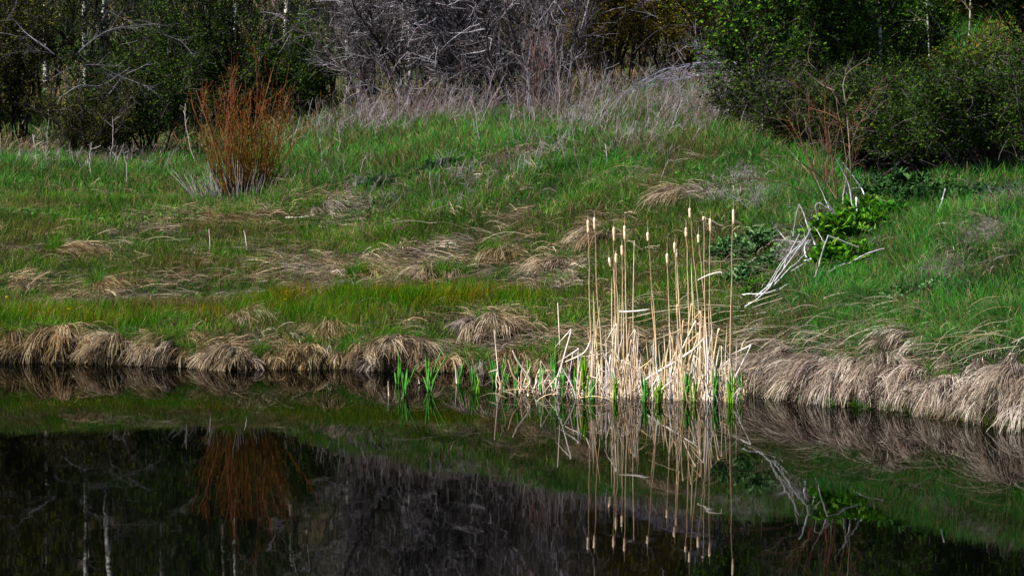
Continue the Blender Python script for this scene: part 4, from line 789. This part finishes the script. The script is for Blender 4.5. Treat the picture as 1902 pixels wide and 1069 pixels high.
# sapling
branchset('sapling', 'young reddish-brown bare sapling among the white stems', 'tree', [[(1262 + a * k1, b_ * k1) for a, b_ in q] for q in ([(955, 1180), (940, 850), (925, 650), (915, 560), (900, 470)], [(925, 680), (980, 600), (1060, 500), (1100, 470), (1140, 425)], [(925, 660), (870, 550), (820, 470), (760, 390), (710, 340)],
    [(925, 720), (880, 670), (830, 630), (720, 595)], [(915, 570), (850, 500), (790, 470), (690, 390)], [(880, 1150), (850, 900), (800, 720), (740, 580), (600, 420)], [(805, 1080), (795, 900), (785, 750)], [(945, 1000), (958, 800), (955, 680)], [(935, 640), (980, 610), (1030, 595)], [(900, 480), (930, 400), (1050, 320)],
    [(930, 720), (1030, 650), (1140, 550)], [(870, 1100), (800, 1000), (720, 930), (600, 870), (440, 855)], [(840, 1180), (750, 1060), (600, 960), (520, 900), (470, 870)], [(820, 1100), (720, 960), (650, 880), (580, 800)], [(830, 1150), (700, 1060), (520, 1000), (330, 985), (200, 1035)])], 70.2, .008,
    [(.10, .055, .045), (.16, .06, .03), (.09, .07, .07), (.2, .15, .11)], 130, .4, tw_r=.35)
# grey brush on the slope left of the sapling
for q in ((1478, 478, 'fine grey twigs tangled among the leaning white stems', .35, .3), (1415, 388, 'fine grey twig cloud left of the white arch', .5, .45), (1340, 372, 'low grey arched brush below the pale weeds', .4, .25), (1380, 345, 'faint grey brush above the white arch', .45, .4)):
    g0 = ghit(q[0], q[1]); shrub('dead_brush', q[2], 'dead brush', q[0], g0[1], q[3], q[4], 14, 260, 0, bark=[(.4, .36, .37), (.28, .25, .26)], r0=.006, up=0, spread=.9, tw2=.6)
for q in ((1835, 452, 'round grey tangle of dead twigs near the right edge', .55, .3), (1765, 505, 'grey-brown twig tangle on the right slope', .55, .2), (1880, 385, 'pale dead brush under the right-hand bush', .5, .35)):
    g0 = ghit(q[0], q[1]); shrub('dead_brush', q[2], 'dead brush', q[0], g0[1], q[3], q[4], 26, 700, 0, bark=[(.26, .22, .23), (.17, .14, .14)], r0=.006, up=-.04, spread=.9, tw2=.6)

# aspen trunks
def aspen(px, Y, h, r, label, lean=0.0, branches=14, leaves=0, group='pale slender trunks'):
    b0 = on(px, Y); root = thing('aspen_tree', label, 'tree', tuple(b0), None); k = 26; C = grow(np.array([b0 - [0, 0, .1]]), np.array([[lean, 0, 1.]]), np.array([h]), k, .014, (0, 0, .02)); m = MB()
    tubes(m, C, np.linspace(1, .35, k)[None] * r, np.array([[.5, .5, .48]]), 8); m.build('trunk', M_ASP, root, b0, True)
    S, D, _ = spawn(C, branches, .3, 1, .6); T = grow(S, D, U(.5, 1.3, branches), 7, .15, (0, 0, .05)); m = MB(); tubes(m, T, np.linspace(1, .3, 7)[None] * r * .3 * U(.6, 1.2, (branches, 1)), pick([(.3, .28, .26), (.4, .38, .36)], branches), 5)
    n = branches * 14; S, D, _ = spawn(T, n, .2, 1, .6); T2 = grow(S, D, U(.2, .5, n), 5, .15, (0, 0, .05)); tubes(m, T2, np.linspace(1, .3, 5)[None] * .005 * U(.6, 1.2, (n, 1)), pick([(.2, .17, .16), (.3, .27, .25)], n), 3); m.build('branches', M_WOOD, root, b0)
    if leaves:
        m = MB(); S, D, _ = spawn(T2, leaves, .1, 1, .8); leaf_cloud(m, S, None, .04, LG, .04); m.build('foliage', M_LEAF, root, b0)
def aspen_mat():
    m = bpy.data.materials.new('aspen_bark'); m.use_nodes = True; t = m.node_tree; L = t.links; p = t.nodes['Principled BSDF']; p.inputs['Roughness'].default_value = .7
    tc = t.nodes.new('ShaderNodeTexCoord'); mp = t.nodes.new('ShaderNodeMapping'); mp.inputs['Scale'].default_value = (6, 6, 9); L.new(tc.outputs['Object'], mp.inputs['Vector'])
    nz = t.nodes.new('ShaderNodeTexNoise'); nz.inputs['Scale'].default_value = 1.4; nz.inputs['Detail'].default_value = 5; L.new(mp.outputs[0], nz.inputs['Vector'])
    r = t.nodes.new('ShaderNodeValToRGB'); e = r.color_ramp.elements; e[0].position = .44; e[0].color = (.03, .025, .02, 1); e[1].position = .52; e[1].color = (.5, .49, .45, 1); L.new(nz.outputs['Fac'], r.inputs[0]); L.new(r.outputs[0], p.inputs['Base Color']); return m
M_ASP = aspen_mat()
aspen(186, 98.5, 8, .075, 'pale thick aspen trunk at the top left', .02); aspen(160, 101, 8, .05, 'thinner aspen trunk left of the thick one'); aspen(86, 103, 8, .06, 'aspen trunk behind the yellowish green shrub')
aspen(405, 99, 8, .045, 'slim aspen trunk above the red shrub', .0); aspen(1634, 80.5, 7, .034, 'spotted white aspen trunk in the bright green shrubs', -.01, 20, 2500)
aspen(646, 98, 7, .035, 'slim pale trunk leftmost of the row in the bare thicket'); aspen(668, 97, 7, .045, 'brightest pale trunk of the row in the bare thicket', .01); aspen(690, 98, 7, .04, 'pale trunk right of the brightest one', .02); aspen(738, 96.5, 7, .04, 'pale trunk deep in the bare thicket', .03)
aspen(762, 99, 7, .035, 'faint pale trunk rightmost of the row in the bare thicket', -.02); aspen(530, 112, 9, .06, 'dark bare forked tree on the hillside gap', .05); aspen(555, 110, 6, .03, 'thin crooked white tree in the hillside gap', .02)
aspen(1728, 84, 3.2, .02, 'thin grey bare sapling on the right hillside', .0, 8); aspen(1795, 86, 3, .015, 'thinner bare sapling right of the grey one', .03, 6)
aspen(300, 104, 9, .05, 'hidden aspen trunk behind the dark left bushes'); aspen(440, 106, 9, .05, 'aspen trunk behind the tall twiggy shrub')

# back row and hillside
for (px, Y, w_, h_, pal, lab) in ((-60, 98, 3, 5, LO, 'shrub beyond the left edge'), (-260, 97, 3.4, 4, LD, 'dark shrub farther beyond the left edge'), (-420, 103, 4, 5, LO, 'outermost olive shrub beyond the left edge'), (120, 108, 4, 6.5, LO, 'tall olive tree-like shrub in the far left back row'), (330, 109, 4, 6.5, LD, 'tall dark shrub in the left back row'), (760, 107, 4, 6.5, LG, 'tall green shrub behind the bare thicket'), (900, 104, 4, 6.5, LW, 'olive shrub behind the bare thicket'),
      (1100, 106, 4, 7, LW, 'tall olive shrub behind the willow bushes'), (1300, 104, 4, 7, LD, 'tall dark shrub behind the willow bushes'), (1480, 92, 3, 6, LD, 'tall dark shrub behind the bright-leaved ones'), (1700, 97, 2, 1.8, LY, 'green shrub high on the right hillside'), (1880, 92, 1.6, 1.1, LY, 'yellow-green shrub at the top right corner'),
      (1820, 100, 2, 1.6, LY, 'olive shrub above the right hillside'), (2000, 84, 3, 4, LD, 'dark shrub beyond the right edge'), (1660, 86, 1.6, 2.0, LG, 'fresh green shrub right of the aspen trunk'), (1790, 83, 1.2, .7, LY, 'small leafy shrub on the right hillside'), (400, 116, 4, 6, LD, 'distant dark shrub in the left background'), (1000, 118, 5, 9, LD, 'distant tall shrub in the middle background')):
    shrub('leafy_shrub', lab, 'shrub', px, Y, w_, h_, 16, 1300, 14000, pal, lsize=.06, r0=.025, lz0=.0)
mb = MB(); n = 90000; s = U(-300, 2200, n); Y = U(92, 150, n); k = (s > 1600); Y[k] = U(76, 120, k.sum()); X = (s - CX) * Y / F; Z = TZ(X, Y); nz = fbm(X, Y, 3, 91)
c = np.where((nz > .5)[:, None], pick(GREEN, n) * .8, pick([(.28, .16, .06), (.2, .17, .1), (.32, .12, .04), (.1, .13, .02)], n)); q = (s < 1600) ; c[q] = c[q] * .5 + pick([(.30, .23, .17)], q.sum()) * .5
blades(mb, np.stack([X, Y, Z], 1), U(.12, .45, n), .02 * U(.6, 1.4, n), U(0, 6.28, n), U(.7, 1.5, n), U(.3, 1.6, n), c, seg=3)
tag(mb.build('hillside_undergrowth', M_GRASS), 'green and rusty undergrowth covering the hillside behind', 'undergrowth', kind='stuff')

# dry weeds standing on the upper bank
mb = MB(); WD = [(1050, 232, 130, 12, .65, .8), (780, 232, 170, 14, .6, .85), (1340, 222, 60, 12, .9, .8), (1240, 215, 100, 22, 1.0, .7), (1090, 250, 60, 25, .7, .5), (1180, 270, 110, 30, .7, .45), (720, 245, 120, 22, .8, .6), (900, 225, 130, 20, .6, .5), (1290, 250, 80, 20, .7, .5), (850, 355, 60, 16, .6, .35), (700, 380, 60, 12, .25, .3), (960, 310, 50, 22, .5, .35), (170, 305, 170, 16, .9, .35), (610, 250, 40, 30, .4, .5), (1000, 270, 60, 18, .4, .4), (640, 350, 60, 14, .3, .35), (440, 360, 90, 8, .35, .3)]
for (cx_, cy_, rx, ry, dn, hh) in WD:
    n0 = int(dn * 125 * rx / 60); st = []
    for i in range(40):
        pass
    px = cx_ + N(rx * .55, n0); gy = ghit(cx_, cy_)[1]; sl = max(1.0, abs(ghit(cx_, cy_ - ry)[1] - ghit(cx_, cy_ + ry)[1]) * .4); Y = gy + N(min(sl, 1.6), n0); X = (px - CX) * Y / F; Z = TZ(X, Y)
    T = grow(np.stack([X, Y, Z - .02], 1), np.stack([N(.35, n0) + .1, N(.3, n0), np.ones(n0)], 1), hh * U(.4, 1.2, n0), 6, .1, (.03, 0, -.02))
    cc = pick([(.26, .23, .25), (.17, .13, .12), (.38, .34, .36), (.14, .09, .06)], n0); tubes(mb, T, np.linspace(1, .5, 6)[None] * .0045 * U(.6, 1.4, (n0, 1)), cc, 3)
    n1 = n0 * 4; S, D, i = spawn(T, n1, .35, 1, .6); T2 = grow(S, D, hh * U(.1, .35, n1), 4, .15); tubes(mb, T2, np.full((n1, 4), .0022), cc[i], 3)
tag(mb.build('dry_weeds', M_DRY), 'grey and brown dry weeds standing on the upper bank', 'dry weeds', kind='stuff')
print('verts', sum(len(m.vertices) for m in bpy.data.meshes))
